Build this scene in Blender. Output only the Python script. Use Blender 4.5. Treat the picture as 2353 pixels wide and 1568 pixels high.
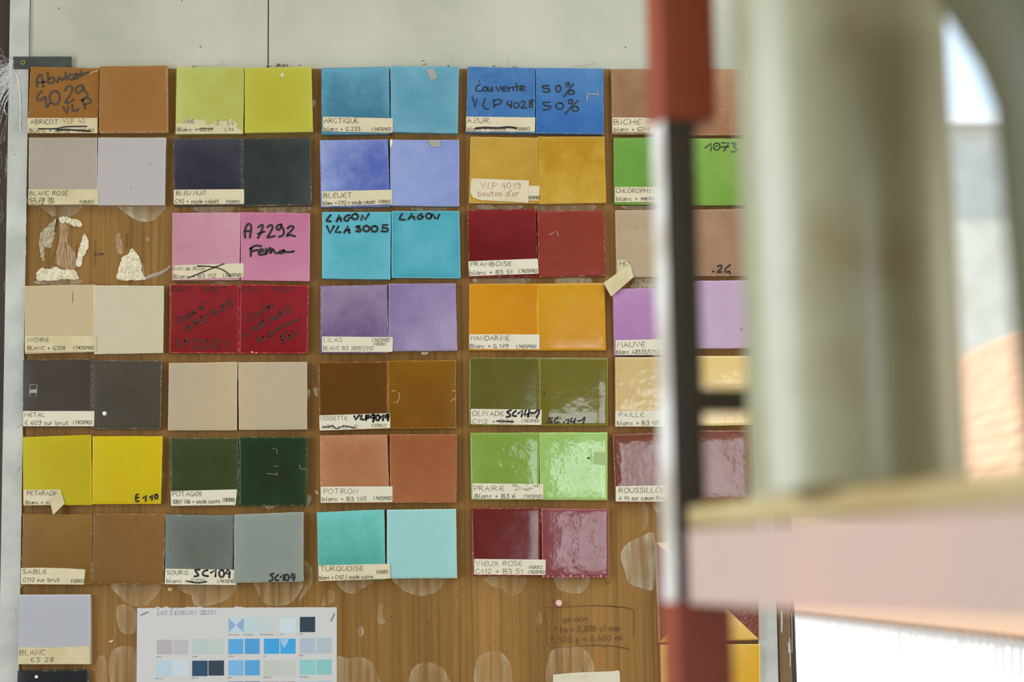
import bpy, math, random
from mathutils import Vector, Matrix

# ------------------------------------------------------------------ reset
for _o in list(bpy.data.objects):
    bpy.data.objects.remove(_o, do_unlink=True)
SC = bpy.context.scene
COL = SC.collection
RND = random.Random(7)

# ------------------------------------------------------------------ camera
W, H, F = 2353.0, 1568.0, 3900.0           # photo size, focal length in photo pixels
YAW, PITCH, ROLL = math.radians(3.1), math.atan(516.0 / F), 0.0145
EYE = Vector((0.0, 0.0, 1.35))
FWD = Vector((math.sin(YAW) * math.cos(PITCH), math.cos(YAW) * math.cos(PITCH), math.sin(PITCH)))
_r0 = Vector((math.cos(YAW), -math.sin(YAW), 0))
_u0 = _r0.cross(FWD)
RIGHT = _r0 * math.cos(ROLL) - _u0 * math.sin(ROLL)
UP = _u0 * math.cos(ROLL) + _r0 * math.sin(ROLL)
YB = 2.52                                   # front face of the sample board

cam_d = bpy.data.cameras.new('camera')
cam_d.sensor_width = 36.0
cam_d.lens = F * 36.0 / W
cam_d.clip_start = 0.05
cam_d.dof.use_dof = True
cam_d.dof.focus_distance = 2.54
cam_d.dof.aperture_fstop = 4.0
cam = bpy.data.objects.new('camera', cam_d)
COL.objects.link(cam)
_m = Matrix((RIGHT, UP, -FWD)).transposed().to_4x4()
_m.translation = EYE
cam.matrix_world = _m
SC.camera = cam

# ------------------------------------------------------------------ exposure, world, lights
vs = SC.view_settings
vs.view_transform = 'Standard'
vs.look = 'None'
vs.exposure = 0.0
vs.gamma = 1.0
vs.use_curve_mapping = False

world = bpy.data.worlds.new('sky')
SC.world = world
world.use_nodes = True
_bg = world.node_tree.nodes['Background']
_bg.inputs['Color'].default_value = (0.62, 0.79, 0.95, 1)
_bg.inputs['Strength'].default_value = 1.7

sun_d = bpy.data.lights.new('sun', 'SUN')
sun_d.energy = 13.0
sun_d.angle = math.radians(0.6)
sun_d.color = (1.0, 0.95, 0.86)
sun = bpy.data.objects.new('sun', sun_d)
COL.objects.link(sun)
sun.rotation_euler = Vector((0.85, 0.12, -1.0)).to_track_quat('-Z', 'Y').to_euler()

def area(name, loc, aim, sx, sy, watts, color):
    d = bpy.data.lights.new(name, 'AREA')
    d.shape = 'RECTANGLE'
    d.size, d.size_y, d.energy, d.color = sx, sy, watts, color
    o = bpy.data.objects.new(name, d)
    COL.objects.link(o)
    o.location = loc
    o.rotation_euler = Vector(aim).to_track_quat('-Z', 'Z').to_euler()
    return o

# daylight standing in the room's openings: rear window, left window, skylight
RWX0, RWX1, RWZ0, RWZ1, RY = 0.44, 1.35, 1.1, 2.0, -1.6
LWY0, LWY1, LWZ0, LWZ1, LX = 0.35, 1.6, 0.9, 2.25, -1.3
SKX0, SKX1, SKY0, SKY1, CZ = 0.3, 2.3, 0.2, 1.8, 2.95
area('rear_window_daylight', ((RWX0 + RWX1) / 2, RY - 0.07, (RWZ0 + RWZ1) / 2), (0, 1, 0), RWX1 - RWX0, RWZ1 - RWZ0, 14, (0.95, 0.98, 1.0))
area('left_window_daylight', (LX - 0.07, (LWY0 + LWY1) / 2, (LWZ0 + LWZ1) / 2), (1, 0, 0), LWY1 - LWY0, LWZ1 - LWZ0, 18.5, (0.97, 0.985, 1.0))
area('skylight_daylight', ((SKX0 + SKX1) / 2, (SKY0 + SKY1) / 2, CZ + 0.07), (0, 0, -1), SKX1 - SKX0, SKY1 - SKY0, 14, (0.98, 0.99, 1.0))

# ------------------------------------------------------------------ helpers: pixels and meshes
def ray(px, py):
    return FWD + RIGHT * ((px - W / 2) / F) + UP * ((H / 2 - py) / F)

def P(px, py, y=YB):
    """point of the vertical plane Y=y seen through a photo pixel"""
    d = ray(px, py)
    return EYE + d * ((y - EYE.y) / d.y)

def PZ(px, py, z):
    d = ray(px, py)
    return EYE + d * ((z - EYE.z) / d.z)

def PD(px, py, depth):
    return EYE + ray(px, py) * depth

def mesh(name, verts, faces, mats, parent=None, loc=None, smooth=False, fm=None):
    """link ONE mesh object; verts in world space, origin put at loc (or the parent's origin)"""
    if loc is None:
        loc = Vector((0, 0, 0)) if parent is None else parent['_o']
    loc = Vector(loc)
    me = bpy.data.meshes.new(name)
    me.from_pydata([tuple(Vector(v) - loc) for v in verts], [], faces)
    for m in (mats if isinstance(mats, (list, tuple)) else [mats]):
        me.materials.append(m)
    if fm:
        for p, i in zip(me.polygons, fm):
            p.material_index = i
    if smooth:
        for p in me.polygons:
            p.use_smooth = True
    me.update()
    o = bpy.data.objects.new(name, me)
    COL.objects.link(o)
    ORG[o.name] = loc
    if parent is not None:
        o.parent = parent
        o.location = loc - ORG[parent.name]
    else:
        o.location = loc
    return o

ORG = {}

def mk(name, vf, mats, parent=None, loc=None, smooth=False, fm=None):
    v, f = vf
    if loc is None and parent is not None:
        loc = ORG[parent.name]
    if loc is None:
        xs = [Vector(p) for p in v]
        lo = [min(p[i] for p in xs) for i in range(3)]
        hi = [max(p[i] for p in xs) for i in range(3)]
        loc = Vector(((lo[0] + hi[0]) / 2, (lo[1] + hi[1]) / 2, lo[2]))
    return mesh(name, v, f, mats, parent, loc, smooth, fm)

def empty(name, loc):
    o = bpy.data.objects.new(name, None)
    COL.objects.link(o)
    o.empty_display_size = 0.05
    o.location = loc
    ORG[o.name] = Vector(loc)
    return o

def tag(o, label=None, cat=None, group=None, kind=None):
    if label: o['label'] = label
    if cat: o['category'] = cat
    if group: o['group'] = group
    if kind: o['kind'] = kind
    return o

def join(*vfs):
    V, Fc = [], []
    for v, f in vfs:
        n = len(V)
        V += list(v)
        Fc += [tuple(i + n for i in q) for q in f]
    return V, Fc

def box(x0, x1, y0, y1, z0, z1):
    v = [(x, y, z) for x in (x0, x1) for y in (y0, y1) for z in (z0, z1)]
    return v, [(0, 1, 3, 2), (4, 6, 7, 5), (0, 4, 5, 1), (2, 3, 7, 6), (0, 2, 6, 4), (1, 5, 7, 3)]

def obox(o, ax, ay, az):
    """box from a corner and three edge vectors"""
    o = Vector(o)
    v = [o + ax * i + ay * j + az * k for i in (0, 1) for j in (0, 1) for k in (0, 1)]
    return v, box(0, 1, 0, 1, 0, 1)[1]

def prism(poly, back):
    """front polygon (world points) extruded by vector back"""
    n = len(poly)
    v = [Vector(p) for p in poly] + [Vector(p) + back for p in poly]
    f = [tuple(range(n)), tuple(range(2 * n - 1, n - 1, -1))]
    f += [(i, (i + 1) % n, n + (i + 1) % n, n + i) for i in range(n)]
    return v, f

def pxprism(pts, yfront, thick):
    return prism([P(x, y, yfront) for x, y in pts], Vector((0, thick, 0)))

def bevel_mod(o, w, seg=2):
    m = o.modifiers.new('bevel', 'BEVEL')
    m.width, m.segments, m.limit_method = w, seg, 'ANGLE'
    return o

def lathe(prof, cx, cy, n=56):
    v, f = [], []
    for r, z in prof:
        for k in range(n):
            a = 2 * math.pi * k / n
            v.append((cx + r * math.cos(a), cy + r * math.sin(a), z))
    for i in range(len(prof) - 1):
        for k in range(n):
            k2 = (k + 1) % n
            f.append((i * n + k, i * n + k2, (i + 1) * n + k2, (i + 1) * n + k))
    f.append(tuple(range(n - 1, -1, -1)))
    return v, f

# ------------------------------------------------------------------ strokes and lettering
def catmull(p, n=5):
    if len(p) < 3: return p
    closed = p[0] == p[-1]
    q = ([p[-2]] + p + [p[1]]) if closed else ([p[0]] + p + [p[-1]])
    out = []
    for i in range(1, len(q) - 2):
        a, b, c, d = q[i - 1], q[i], q[i + 1], q[i + 2]
        for k in range(n):
            t = k / n
            out.append(tuple(0.5 * (2 * b[j] + (c[j] - a[j]) * t + (2 * a[j] - 5 * b[j] + 4 * c[j] - d[j]) * t * t
                                    + (3 * b[j] - a[j] - 3 * c[j] + d[j]) * t ** 3) for j in (0, 1)))
    out.append(p[-1])
    return out

def ribbon(pts, w, y):
    """flat pen stroke through photo pixels, lying on plane Y=y"""
    pts = [p for i, p in enumerate(pts) if i == 0 or abs(p[0] - pts[i - 1][0]) + abs(p[1] - pts[i - 1][1]) > 0.05]
    V, Fc = [], []
    def disc(c):
        n = len(V)
        V.extend([(c[0] + w / 2 * math.cos(a * math.pi / 4), c[1] + w / 2 * math.sin(a * math.pi / 4)) for a in range(8)])
        Fc.append(tuple(range(n + 7, n - 1, -1)))
    disc(pts[0])
    if len(pts) > 1:
        disc(pts[-1])
        base = len(V)
        for i, p in enumerate(pts):
            a, b = pts[max(0, i - 1)], pts[min(len(pts) - 1, i + 1)]
            dx, dy = b[0] - a[0], b[1] - a[1]
            l = math.hypot(dx, dy) or 1
            nx, ny = -dy / l * w / 2, dx / l * w / 2
            V.append((p[0] + nx, p[1] + ny)); V.append((p[0] - nx, p[1] - ny))
        for i in range(len(pts) - 1):
            k = base + 2 * i
            Fc.append((k, k + 2, k + 3, k + 1))
    return [P(x, yy, y) for x, yy in V], Fc

GL = {
 'A': (6, "0,0 3,10 6,0|1,4 5,4"), 'B': (6, "0,0 0,10|~0,10 5,9 4,6 0,5|~0,5 6,4 5,0 0,0"), 'C': (6, "~6,9 3,10 0,6 1,1 4,0 6,2"),
 'D': (6, "0,0 0,10|~0,10 5,9 6,5 4,1 0,0"), 'E': (5, "~5,9 2,10 0,6 0,3 2,0 5,1|0,5 4,5"), 'F': (5, "0,0 0,10 5,10|0,5 4,5"),
 'G': (6, "~6,9 3,10 0,6 1,1 4,0 6,3|3,4 6,4 6,0"), 'H': (6, "0,0 0,10|6,0 6,10|0,5 6,5"), 'I': (1.5, "1,0 1,7|1,9 1,10"),
 'L': (5, "1,10 0,0 5,0"), 'M': (7, "0,0 1,10 3.5,4 6,10 7,0"), 'N': (6, "0,0 0,10 6,0 6,10"), 'O': (7, "~3,10 0,6 1,1 4,0 7,4 6,9 3,10"),
 'P': (5, "0,0 0,10|~0,10 5,9 4,5 0,4"), 'Q': (7, "~3,10 0,6 1,1 4,0 7,4 6,9 3,10|4,3 7,-1"), 'R': (6, "0,0 0,10|~0,10 5,9 4,6 0,5|2,5 6,0"),
 'S': (5, "~5,9 2,10 0,8 3,5 5,2 2,0 0,1"), 'T': (6, "0,10 6,10|3,10 3,0"), 'U': (6, "~0,10 0,3 3,0 6,3 6,10"), 'V': (6, "0,10 3,0 6,10"),
 'X': (6, "0,0 6,10|0,10 6,0"), 'Y': (6, "0,10 3,5|6,10 3,5 2,-1"), 'Z': (6, "0,10 6,10 0,0 6,0"),
 '\u00c9': (5, "~5,9 2,10 0,6 0,3 2,0 5,1|0,5 4,5|3,12 5,14"),
 'a': (5, "~5,5 2,6 0,3 1,0 4,1 5,5|5,6 5,0"), 'b': (5, "0,10 0,0|~0,3 2,6 5,4 4,0 0,0"), 'c': (4.5, "~4,5 2,6 0,3 2,0 4,1"),
 'd': (5, "~5,5 2,6 0,3 1,0 4,1 5,4|5,10 5,0"), 'e': (4.5, "~0,3 4,3.5 3,6 1,5.5 0,3 1.5,0 4.5,1"), 'f': (4, "~4,9 2,10 1,7 1,0|0,6 3,6"),
 'g': (4.5, "~4,5 2,6 0,3 2,1 4,4|~4,6 4,-2 2,-3 0,-2"), 'h': (5, "0,10 0,0|~0,3 2,6 4,5 4.5,0"), 'i': (1.5, "1,0 1,6|1,8 1,8.6"),
 'k': (4, "0,10 0,0|4,6 0,3 4,0"), 'l': (2, "~1,10 .5,4 1,0 2,.5"), 'm': (7, "0,6 0,0|~0,3 2,6 3,5 3.5,0|~3.5,3 5,6 6.5,5 7,0"),
 'n': (5, "0,6 0,0|~0,3 2,6 4,5 4.5,0"), 'o': (4.5, "~2,6 0,3 2,0 4.5,3 2,6"), 'p': (5, "0,6 0,-3|~0,3 2,6 5,4 4,0 0,1"), 'q': (5, "~5,5 2,6 0,3 1,0 4,1 5,5|5,6 5,-3"),
 'r': (4, "0,6 0,0|~0,3 2,6 4,5.5"), 's': (4, "~4,5 2,6 1,4.5 3.5,2 2,0 0,.5"), 't': (4, "~1.5,9 1.5,2 2.5,0 4,1|0,6 4,6"),
 'u': (5, "~0,6 0,1 2,0 4.5,2|4.5,6 4.5,0"), 'v': (4, "0,6 2,0 4,6"), 'x': (4, "0,6 4,0|4,6 0,0"), 'y': (4.5, "0,6 2,1|4.5,6 1,-3"),
 '\u00e9': (4.5, "~0,3 4,3.5 3,6 1,5.5 0,3 1.5,0 4.5,1|2,8 4,10"),
 '0': (5.5, "~3,10 0,5 2.5,0 5.5,5 3,10"), '1': (3, "0,6 2.5,10 2.5,0"), '2': (5, "~0,8 2.5,10 5,8 3,4 0,0|0,0 5,0"),
 '3': (5, "~0,9 3,10 4.5,8 2,5.5|~2,5.5 5,4 4,0 0,1"), '4': (5, "3,10 0,3 5,3|4,6 4,-1"), '5': (5, "5,10 1,10 .5,6|~.5,6 4.5,5 4,0 0,.5"),
 '6': (5, "~4.5,10 1,6 0,2 3,0 5,2 3,5 .5,3"), '7': (5, "0,9 5,10 2,0|1,5 5,5"), '8': (5, "~3,5 0,8 3,10 5,8 3,5 0,2 2.5,0 5,2 3,5"),
 '9': (5, "~5,8 2.5,10 0,7.5 2.5,5.5 5,8|~5,9 5,3 3,0 1,1"), '+': (5, "0,4 5,4|2.5,7 2.5,1"), '/': (4, "0,-2 4,11"), "'": (1, "1,11 0,8"),
 '.': (1, "0,0 .5,.4"), ',': (1, "1,1 0,-2"), '=': (5, "0,6 5,6|0,3 5,3"), '-': (4, "0,4 4,4"), '(': (3, "~3,11 0,7 0,3 3,-1"), ')': (3, "~0,11 3,7 3,3 0,-1"),
}

def pstrokes(s):
    out = []
    for st in s.split('|'):
        sm = st.startswith('~')
        pts = [tuple(float(v) for v in q.split(',')) for q in st.lstrip('~').split()]
        out.append(catmull(pts, 4) if sm else pts)
    return out

def text_strokes(txt, x, y, h, width, ang=0.0, jit=0.35):
    """strokes (photo pixels) for one written line: x,y = start of the baseline"""
    adv, items = 0.0, []
    for ch in txt:
        if ch == ' ':
            adv += 4.5; continue
        g = GL.get(ch) or GL['o']
        items.append((adv, pstrokes(g[1])))
        adv += g[0] + 2.2
    adv = max(adv - 2.2, 1)
    sx, sy = width / adv, h / 10.0
    ca, sa = math.cos(math.radians(ang)), math.sin(math.radians(ang))
    res = []
    for a, sts in items:
        jy = RND.uniform(-jit, jit); jr = RND.uniform(-0.07, 0.1)
        for st in sts:
            q = []
            for u, v in st:
                dx, dy = (a + u + v * jr) * sx, -(v * sy) + jy
                q.append((x + dx * ca - dy * sa, y + dx * sa + dy * ca))
            res.append(q)
    return res

CROP = {'A': (0, 100), 'B': (370, 120), 'C': (720, 120), 'D': (1040, 120), 'E': (1360, 120), 'F': (0, 460), 'G': (370, 470), 'H': (720, 470),
        'I': (1040, 470), 'J': (1360, 470), 'K': (0, 810), 'L': (370, 810), 'M': (720, 810), 'N': (1040, 810), 'O': (1360, 810),
        'a': (0, 1160), 'b': (370, 1160), 'c': (720, 1160), 'd': (1040, 1160), 'e': (1360, 1160)}

def cs(c): return 400 / 1568.0 if c.isupper() else 408 / 1568.0
def cp(c, x, y): return (CROP[c][0] + x * cs(c), CROP[c][1] + y * cs(c))

def traced(c, s, dx=0, dy=0):
    """hand traced pen strokes: 'x,y x,y|...'; '~' smooths, 'o cx,cy rx,ry' is a loop"""
    out = []
    for st in s.split('|'):
        st = st.strip()
        if st.startswith('o'):
            a, b = st[1:].split()
            cx, cy = [float(v) for v in a.split(',')]; rx, ry = [float(v) for v in b.split(',')]
            pts = [(cx + rx * math.sin(t * math.pi / 8 + .3), cy - ry * math.cos(t * math.pi / 8 + .3)) for t in range(17)]
        else:
            sm = not st.startswith('-')
            pts = [tuple(float(v) for v in q.split(',')) for q in st.lstrip('-').split()]
            if sm: pts = catmull(pts, 4)
        out.append([cp(c, x + dx, y + dy) for x, y in pts])
    return out

def poly(c, s):
    return [cp(c, *[float(v) for v in q.split(',')]) for q in s.split()]

# ------------------------------------------------------------------ materials
def lin(c):
    c = c / 255.0
    return c / 12.92 if c <= 0.04045 else ((c + 0.055) / 1.055) ** 2.4

ILL = 0.72      # how bright a white surface of the board comes out: photo colour / ILL = surface colour
def alb(rgb, k=1.0):
    return tuple(min(0.93, max(0.004, lin(v) / ILL * k)) for v in rgb) + (1,)

class NT:
    def __init__(self, name):
        self.m = bpy.data.materials.new(name)
        self.m.use_nodes = True
        self.t = self.m.node_tree
        self.b = self.t.nodes['Principled BSDF']
        self.out = self.t.nodes['Material Output']
    def n(self, typ, **kw):
        nd = self.t.nodes.new(typ)
        for k, v in kw.items():
            setattr(nd, k, v)
        return nd
    def l(self, a, b): self.t.links.new(a, b)

def simple(name, rgb, rough=0.6, metal=0.0, k=1.0, spec=0.5):
    t = NT(name)
    t.b.inputs['Base Color'].default_value = alb(rgb, k)
    t.b.inputs['Roughness'].default_value = rough
    t.b.inputs['Metallic'].default_value = metal
    t.b.inputs['Specular IOR Level'].default_value = spec
    return t.m

def mottled(name, rgb1, rgb2, scale=20, rough=0.6, lo=0.35, hi=0.65, detail=5, stretch=(1, 1, 1), bump=0.0, spots=None, spotscale=40, spotcut=0.1, dist=0.0, spec=0.5, alpha=None):
    t = NT(name)
    co = t.n('ShaderNodeTexCoord'); mp = t.n('ShaderNodeMapping')
    mp.inputs['Scale'].default_value = stretch
    t.l(co.outputs['Object'], mp.inputs['Vector'])
    nz = t.n('ShaderNodeTexNoise')
    nz.inputs['Scale'].default_value, nz.inputs['Detail'].default_value, nz.inputs['Distortion'].default_value = scale, detail, dist
    t.l(mp.outputs[0], nz.inputs['Vector'])
    rp = t.n('ShaderNodeValToRGB')
    rp.color_ramp.elements[0].position, rp.color_ramp.elements[1].position = lo, hi
    rp.color_ramp.elements[0].color, rp.color_ramp.elements[1].color = alb(rgb1), alb(rgb2)
    t.l(nz.outputs['Fac'], rp.inputs['Fac'])
    col = rp.outputs['Color']
    if spots:
        vo = t.n('ShaderNodeTexVoronoi'); vo.inputs['Scale'].default_value = spotscale
        t.l(co.outputs['Object'], vo.inputs['Vector'])
        lt = t.n('ShaderNodeMath', operation='LESS_THAN'); lt.inputs[1].default_value = spotcut
        t.l(vo.outputs['Distance'], lt.inputs[0])
        mx = t.n('ShaderNodeMix', data_type='RGBA')
        mx.inputs[7].default_value = alb(spots)
        t.l(lt.outputs[0], mx.inputs[0]); t.l(col, mx.inputs[6])
        col = mx.outputs[2]
    t.l(col, t.b.inputs['Base Color'])
    t.b.inputs['Roughness'].default_value = rough
    t.b.inputs['Specular IOR Level'].default_value = spec
    if bump:
        bp = t.n('ShaderNodeBump'); bp.inputs['Strength'].default_value = bump; bp.inputs['Distance'].default_value = 0.002
        t.l(nz.outputs['Fac'], bp.inputs['Height']); t.l(bp.outputs[0], t.b.inputs['Normal'])
    if alpha is not None:
        nz2 = t.n('ShaderNodeTexNoise'); nz2.inputs['Scale'].default_value = 70; nz2.inputs['Detail'].default_value = 4
        mp2 = t.n('ShaderNodeMapping'); mp2.inputs['Scale'].default_value = (1.6, 1.6, .16)
        t.l(co.outputs['Object'], mp2.inputs['Vector']); t.l(mp2.outputs[0], nz2.inputs['Vector'])
        mr = t.n('ShaderNodeMapRange'); mr.inputs[1].default_value = .3; mr.inputs[2].default_value = .7
        mr.inputs[3].default_value, mr.inputs[4].default_value = alpha
        t.l(nz2.outputs['Fac'], mr.inputs[0])
        at_ = t.n('ShaderNodeAttribute', attribute_name='edge'); mu = t.n('ShaderNodeMath', operation='MULTIPLY')
        t.l(mr.outputs[0], mu.inputs[0]); t.l(at_.outputs['Fac'], mu.inputs[1]); t.l(mu.outputs[0], t.b.inputs['Alpha'])
    return t.m

# one shared node group for every glaze
def make_glaze():
    g = bpy.data.node_groups.new('glaze', 'ShaderNodeTree')
    def sock(n, ty, d):
        s = g.interface.new_socket(name=n, in_out='INPUT', socket_type=ty); s.default_value = d
    sock('A', 'NodeSocketColor', (.5, .5, .5, 1)); sock('B', 'NodeSocketColor', (.5, .5, .5, 1))
    for n, d in (('Mottle', .6), ('Scale', 3.), ('Radial', 0.), ('GradX', 0.), ('GradZ', 0.), ('Bias', .35), ('Grain', .12), ('Rough', .4), ('Wave', .1), ('Seed', 0.), ('Pin', .05), ('Spec', .2)):
        sock(n, 'NodeSocketFloat', d)
    g.interface.new_socket(name='BSDF', in_out='OUTPUT', socket_type='NodeSocketShader')
    L = g.links.new
    gi, go = g.nodes.new('NodeGroupInput'), g.nodes.new('NodeGroupOutput')
    def node(ty, **k):
        nd = g.nodes.new(ty)
        for a, b in k.items(): setattr(nd, a, b)
        return nd
    def math_(op, a, b=None):
        nd = node('ShaderNodeMath', operation=op)
        for i, v in enumerate((a, b)):
            if v is None: continue
            if isinstance(v, (int, float)): nd.inputs[i].default_value = v
            else: L(v, nd.inputs[i])
        return nd.outputs[0]
    co = node('ShaderNodeTexCoord'); sp = node('ShaderNodeSeparateXYZ'); L(co.outputs['Generated'], sp.inputs[0])
    x, z = math_('SUBTRACT', sp.outputs[0], .5), math_('SUBTRACT', sp.outputs[2], .5)
    cb = node('ShaderNodeCombineXYZ'); L(x, cb.inputs[0]); L(z, cb.inputs[2]); L(gi.outputs['Seed'], cb.inputs[1])
    nz = node('ShaderNodeTexNoise'); nz.inputs['Detail'].default_value = 6; nz.inputs['Roughness'].default_value = .62
    L(cb.outputs[0], nz.inputs['Vector']); L(gi.outputs['Scale'], nz.inputs['Scale'])
    r2 = math_('MAXIMUM', math_('ABSOLUTE', x), math_('ABSOLUTE', z))
    r2 = math_('MULTIPLY', math_('POWER', math_('MULTIPLY', r2, 2), 4), gi.outputs['Radial'])
    fac = math_('MULTIPLY', math_('MULTIPLY', math_('SUBTRACT', nz.outputs['Fac'], .5), 2.2), gi.outputs['Mottle'])
    fac = math_('ADD', math_('ADD', fac, r2), gi.outputs['Bias'])
    fac = math_('ADD', math_('ADD', fac, math_('MULTIPLY', x, gi.outputs['GradX'])), math_('MULTIPLY', z, gi.outputs['GradZ']))
    cl = node('ShaderNodeClamp'); L(fac, cl.inputs[0])
    mx = node('ShaderNodeMix', data_type='RGBA'); L(cl.outputs[0], mx.inputs[0]); L(gi.outputs['A'], mx.inputs[6]); L(gi.outputs['B'], mx.inputs[7])
    n2 = node('ShaderNodeTexNoise'); n2.inputs['Scale'].default_value = 60; n2.inputs['Detail'].default_value = 3; L(cb.outputs[0], n2.inputs['Vector'])
    br = math_('ADD', math_('MULTIPLY', math_('MULTIPLY', math_('SUBTRACT', n2.outputs['Fac'], .5), 3.0), gi.outputs['Grain']), 1.0)
    sc = node('ShaderNodeVectorMath', operation='SCALE'); L(mx.outputs[2], sc.inputs[0]); L(br, sc.inputs['Scale'])
    vo = node('ShaderNodeTexVoronoi'); vo.inputs['Scale'].default_value = 7; L(cb.outputs[0], vo.inputs['Vector'])
    pin = math_('LESS_THAN', vo.outputs['Distance'], math_('MULTIPLY', gi.outputs['Pin'], vo.outputs['Color']))
    m2 = node('ShaderNodeMix', data_type='RGBA'); L(pin, m2.inputs[0]); L(sc.outputs[0], m2.inputs[6])
    dk = node('ShaderNodeVectorMath', operation='SCALE'); L(sc.outputs[0], dk.inputs[0]); dk.inputs['Scale'].default_value = .35
    L(dk.outputs[0], m2.inputs[7])
    bs = node('ShaderNodeBsdfPrincipled'); L(m2.outputs[2], bs.inputs['Base Color'])
    n3 = node('ShaderNodeTexNoise'); n3.inputs['Scale'].default_value = 5; n3.inputs['Detail'].default_value = 5; L(cb.outputs[0], n3.inputs['Vector'])
    ro = math_('MULTIPLY', gi.outputs['Rough'], math_('ADD', math_('MULTIPLY', n3.outputs['Fac'], .8), .6))
    L(ro, bs.inputs['Roughness']); L(gi.outputs['Spec'], bs.inputs['Specular IOR Level'])
    n4 = node('ShaderNodeTexNoise'); n4.inputs['Scale'].default_value = 3.2; n4.inputs['Detail'].default_value = 3; L(cb.outputs[0], n4.inputs['Vector'])
    bp = node('ShaderNodeBump'); bp.inputs['Distance'].default_value = .004; L(gi.outputs['Wave'], bp.inputs['Strength']); L(n4.outputs['Fac'], bp.inputs['Height'])
    L(bp.outputs[0], bs.inputs['Normal'])
    L(bs.outputs[0], go.inputs['BSDF'])
    return g

GLAZE = make_glaze()

def glaze(name, a, b, **k):
    t = NT(name)
    gn = t.n('ShaderNodeGroup'); gn.node_tree = GLAZE
    gn.inputs['A'].default_value, gn.inputs['B'].default_value = alb(a), alb(b)
    gn.inputs['Seed'].default_value = RND.uniform(0, 40)
    k.setdefault('Spec', .5 if k.get('Rough', .4) < .2 else .2)
    for kk, v in k.items():
        gn.inputs[kk].default_value = v
    t.l(gn.outputs[0], t.out.inputs['Surface'])
    t.t.nodes.remove(t.b)
    return t.m

def wood(name, c1, c2, c3, rough=0.5):
    """oak veneer, grain along Z"""
    t = NT(name)
    co = t.n('ShaderNodeTexCoord')
    def nz(sx, sz, sc, det, dist=0.0):
        mp = t.n('ShaderNodeMapping'); mp.inputs['Scale'].default_value = (sx, sx, sz)
        t.l(co.outputs['Object'], mp.inputs['Vector'])
        n = t.n('ShaderNodeTexNoise'); n.inputs['Scale'].default_value, n.inputs['Detail'].default_value, n.inputs['Distortion'].default_value = sc, det, dist
        t.l(mp.outputs[0], n.inputs['Vector'])
        return n.outputs['Fac']
    broad, fine, fleck = nz(9, .35, 1.2, 5, .4), nz(150, 1.6, 1.3, 5), nz(420, 12, 1.0, 3)
    r1 = t.n('ShaderNodeValToRGB'); r1.color_ramp.elements[0].position, r1.color_ramp.elements[1].position = .3, .72
    r1.color_ramp.elements[0].color, r1.color_ramp.elements[1].color = alb(c1), alb(c2)
    t.l(broad, r1.inputs['Fac'])
    m1 = t.n('ShaderNodeMapRange'); m1.inputs[1].default_value, m1.inputs[2].default_value, m1.inputs[4].default_value = .42, .72, .55
    t.l(fine, m1.inputs[0])
    x1 = t.n('ShaderNodeMix', data_type='RGBA'); x1.inputs[7].default_value = alb(c3)
    t.l(m1.outputs[0], x1.inputs[0]); t.l(r1.outputs[0], x1.inputs[6])
    m2 = t.n('ShaderNodeMapRange'); m2.inputs[1].default_value, m2.inputs[2].default_value, m2.inputs[4].default_value = .6, .72, .22
    t.l(fleck, m2.inputs[0])
    x2 = t.n('ShaderNodeMix', data_type='RGBA'); x2.inputs[7].default_value = alb(tuple(min(255, v * 1.22) for v in c2))
    t.l(m2.outputs[0], x2.inputs[0]); t.l(x1.outputs[2], x2.inputs[6])
    t.l(x2.outputs[2], t.b.inputs['Base Color'])
    t.b.inputs['Roughness'].default_value = rough
    t.b.inputs['Specular IOR Level'].default_value = .15
    bp = t.n('ShaderNodeBump'); bp.inputs['Strength'].default_value = .12; bp.inputs['Distance'].default_value = .001
    t.l(fine, bp.inputs['Height']); t.l(bp.outputs[0], t.b.inputs['Normal'])
    return t.m

M = {}
M['board'] = wood('oak_veneer', (114, 84, 42), (148, 111, 62), (86, 60, 28))
M['board_edge'] = simple('board_edge', (95, 66, 36))
M['panel'] = mottled('white_paint_panel', (162, 163, 149), (182, 181, 167), scale=5, rough=.55, spots=(120, 118, 105), spotscale=26, spotcut=.045)
M['batten'] = mottled('white_paint_batten', (162, 166, 162), (186, 189, 185), scale=18, rough=.5, bump=.25, spots=(120, 122, 118), spotscale=60, spotcut=.06)
M['plaster'] = mottled('plaster', (190, 186, 172), (206, 202, 190), scale=6, rough=.9)
M['floor'] = mottled('concrete_floor', (84, 74, 64), (104, 92, 80), scale=5, rough=.8)
M['dark_wood'] = mottled('dark_brown_paint', (44, 33, 27), (62, 47, 39), scale=8, rough=.6, stretch=(6, 6, .6))
M['gap'] = simple('dark_gap', (30, 26, 20), .9)
M['frame_brown'] = mottled('worn_brown_wood', (92, 72, 48), (116, 92, 62), scale=10, rough=.6, stretch=(8, 8, .5))
M['frame_dark'] = simple('dark_frame', (62, 54, 50), .5)
M['steel'] = mottled('black_steel', (44, 50, 48), (62, 67, 64), scale=60, rough=.5)
M['brass'] = simple('screw_metal', (150, 142, 100), .4, .8)
M['paper'] = mottled('label_paper', (190, 178, 148), (202, 192, 166), scale=14, rough=.7)
M['paper_white'] = mottled('label_paper_white', (195, 188, 168), (205, 199, 181), scale=14, rough=.65)
M['paper_old'] = mottled('label_paper_yellowed', (184, 172, 134), (200, 190, 158), scale=30, rough=.7)
M['poster'] = simple('poster_paper', (187, 188, 190), .55)
M['pencil'] = simple('pencil', (105, 98, 84), .7)
M['ink'] = simple('ink', (62, 56, 46), .7)
M['marker'] = simple('black_marker', (24, 23, 24), .5)
M['marker_soft'] = simple('faded_marker', (62, 56, 50), .6)
M['marker_red'] = simple('marker_on_red', (66, 24, 22), .6)
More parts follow.
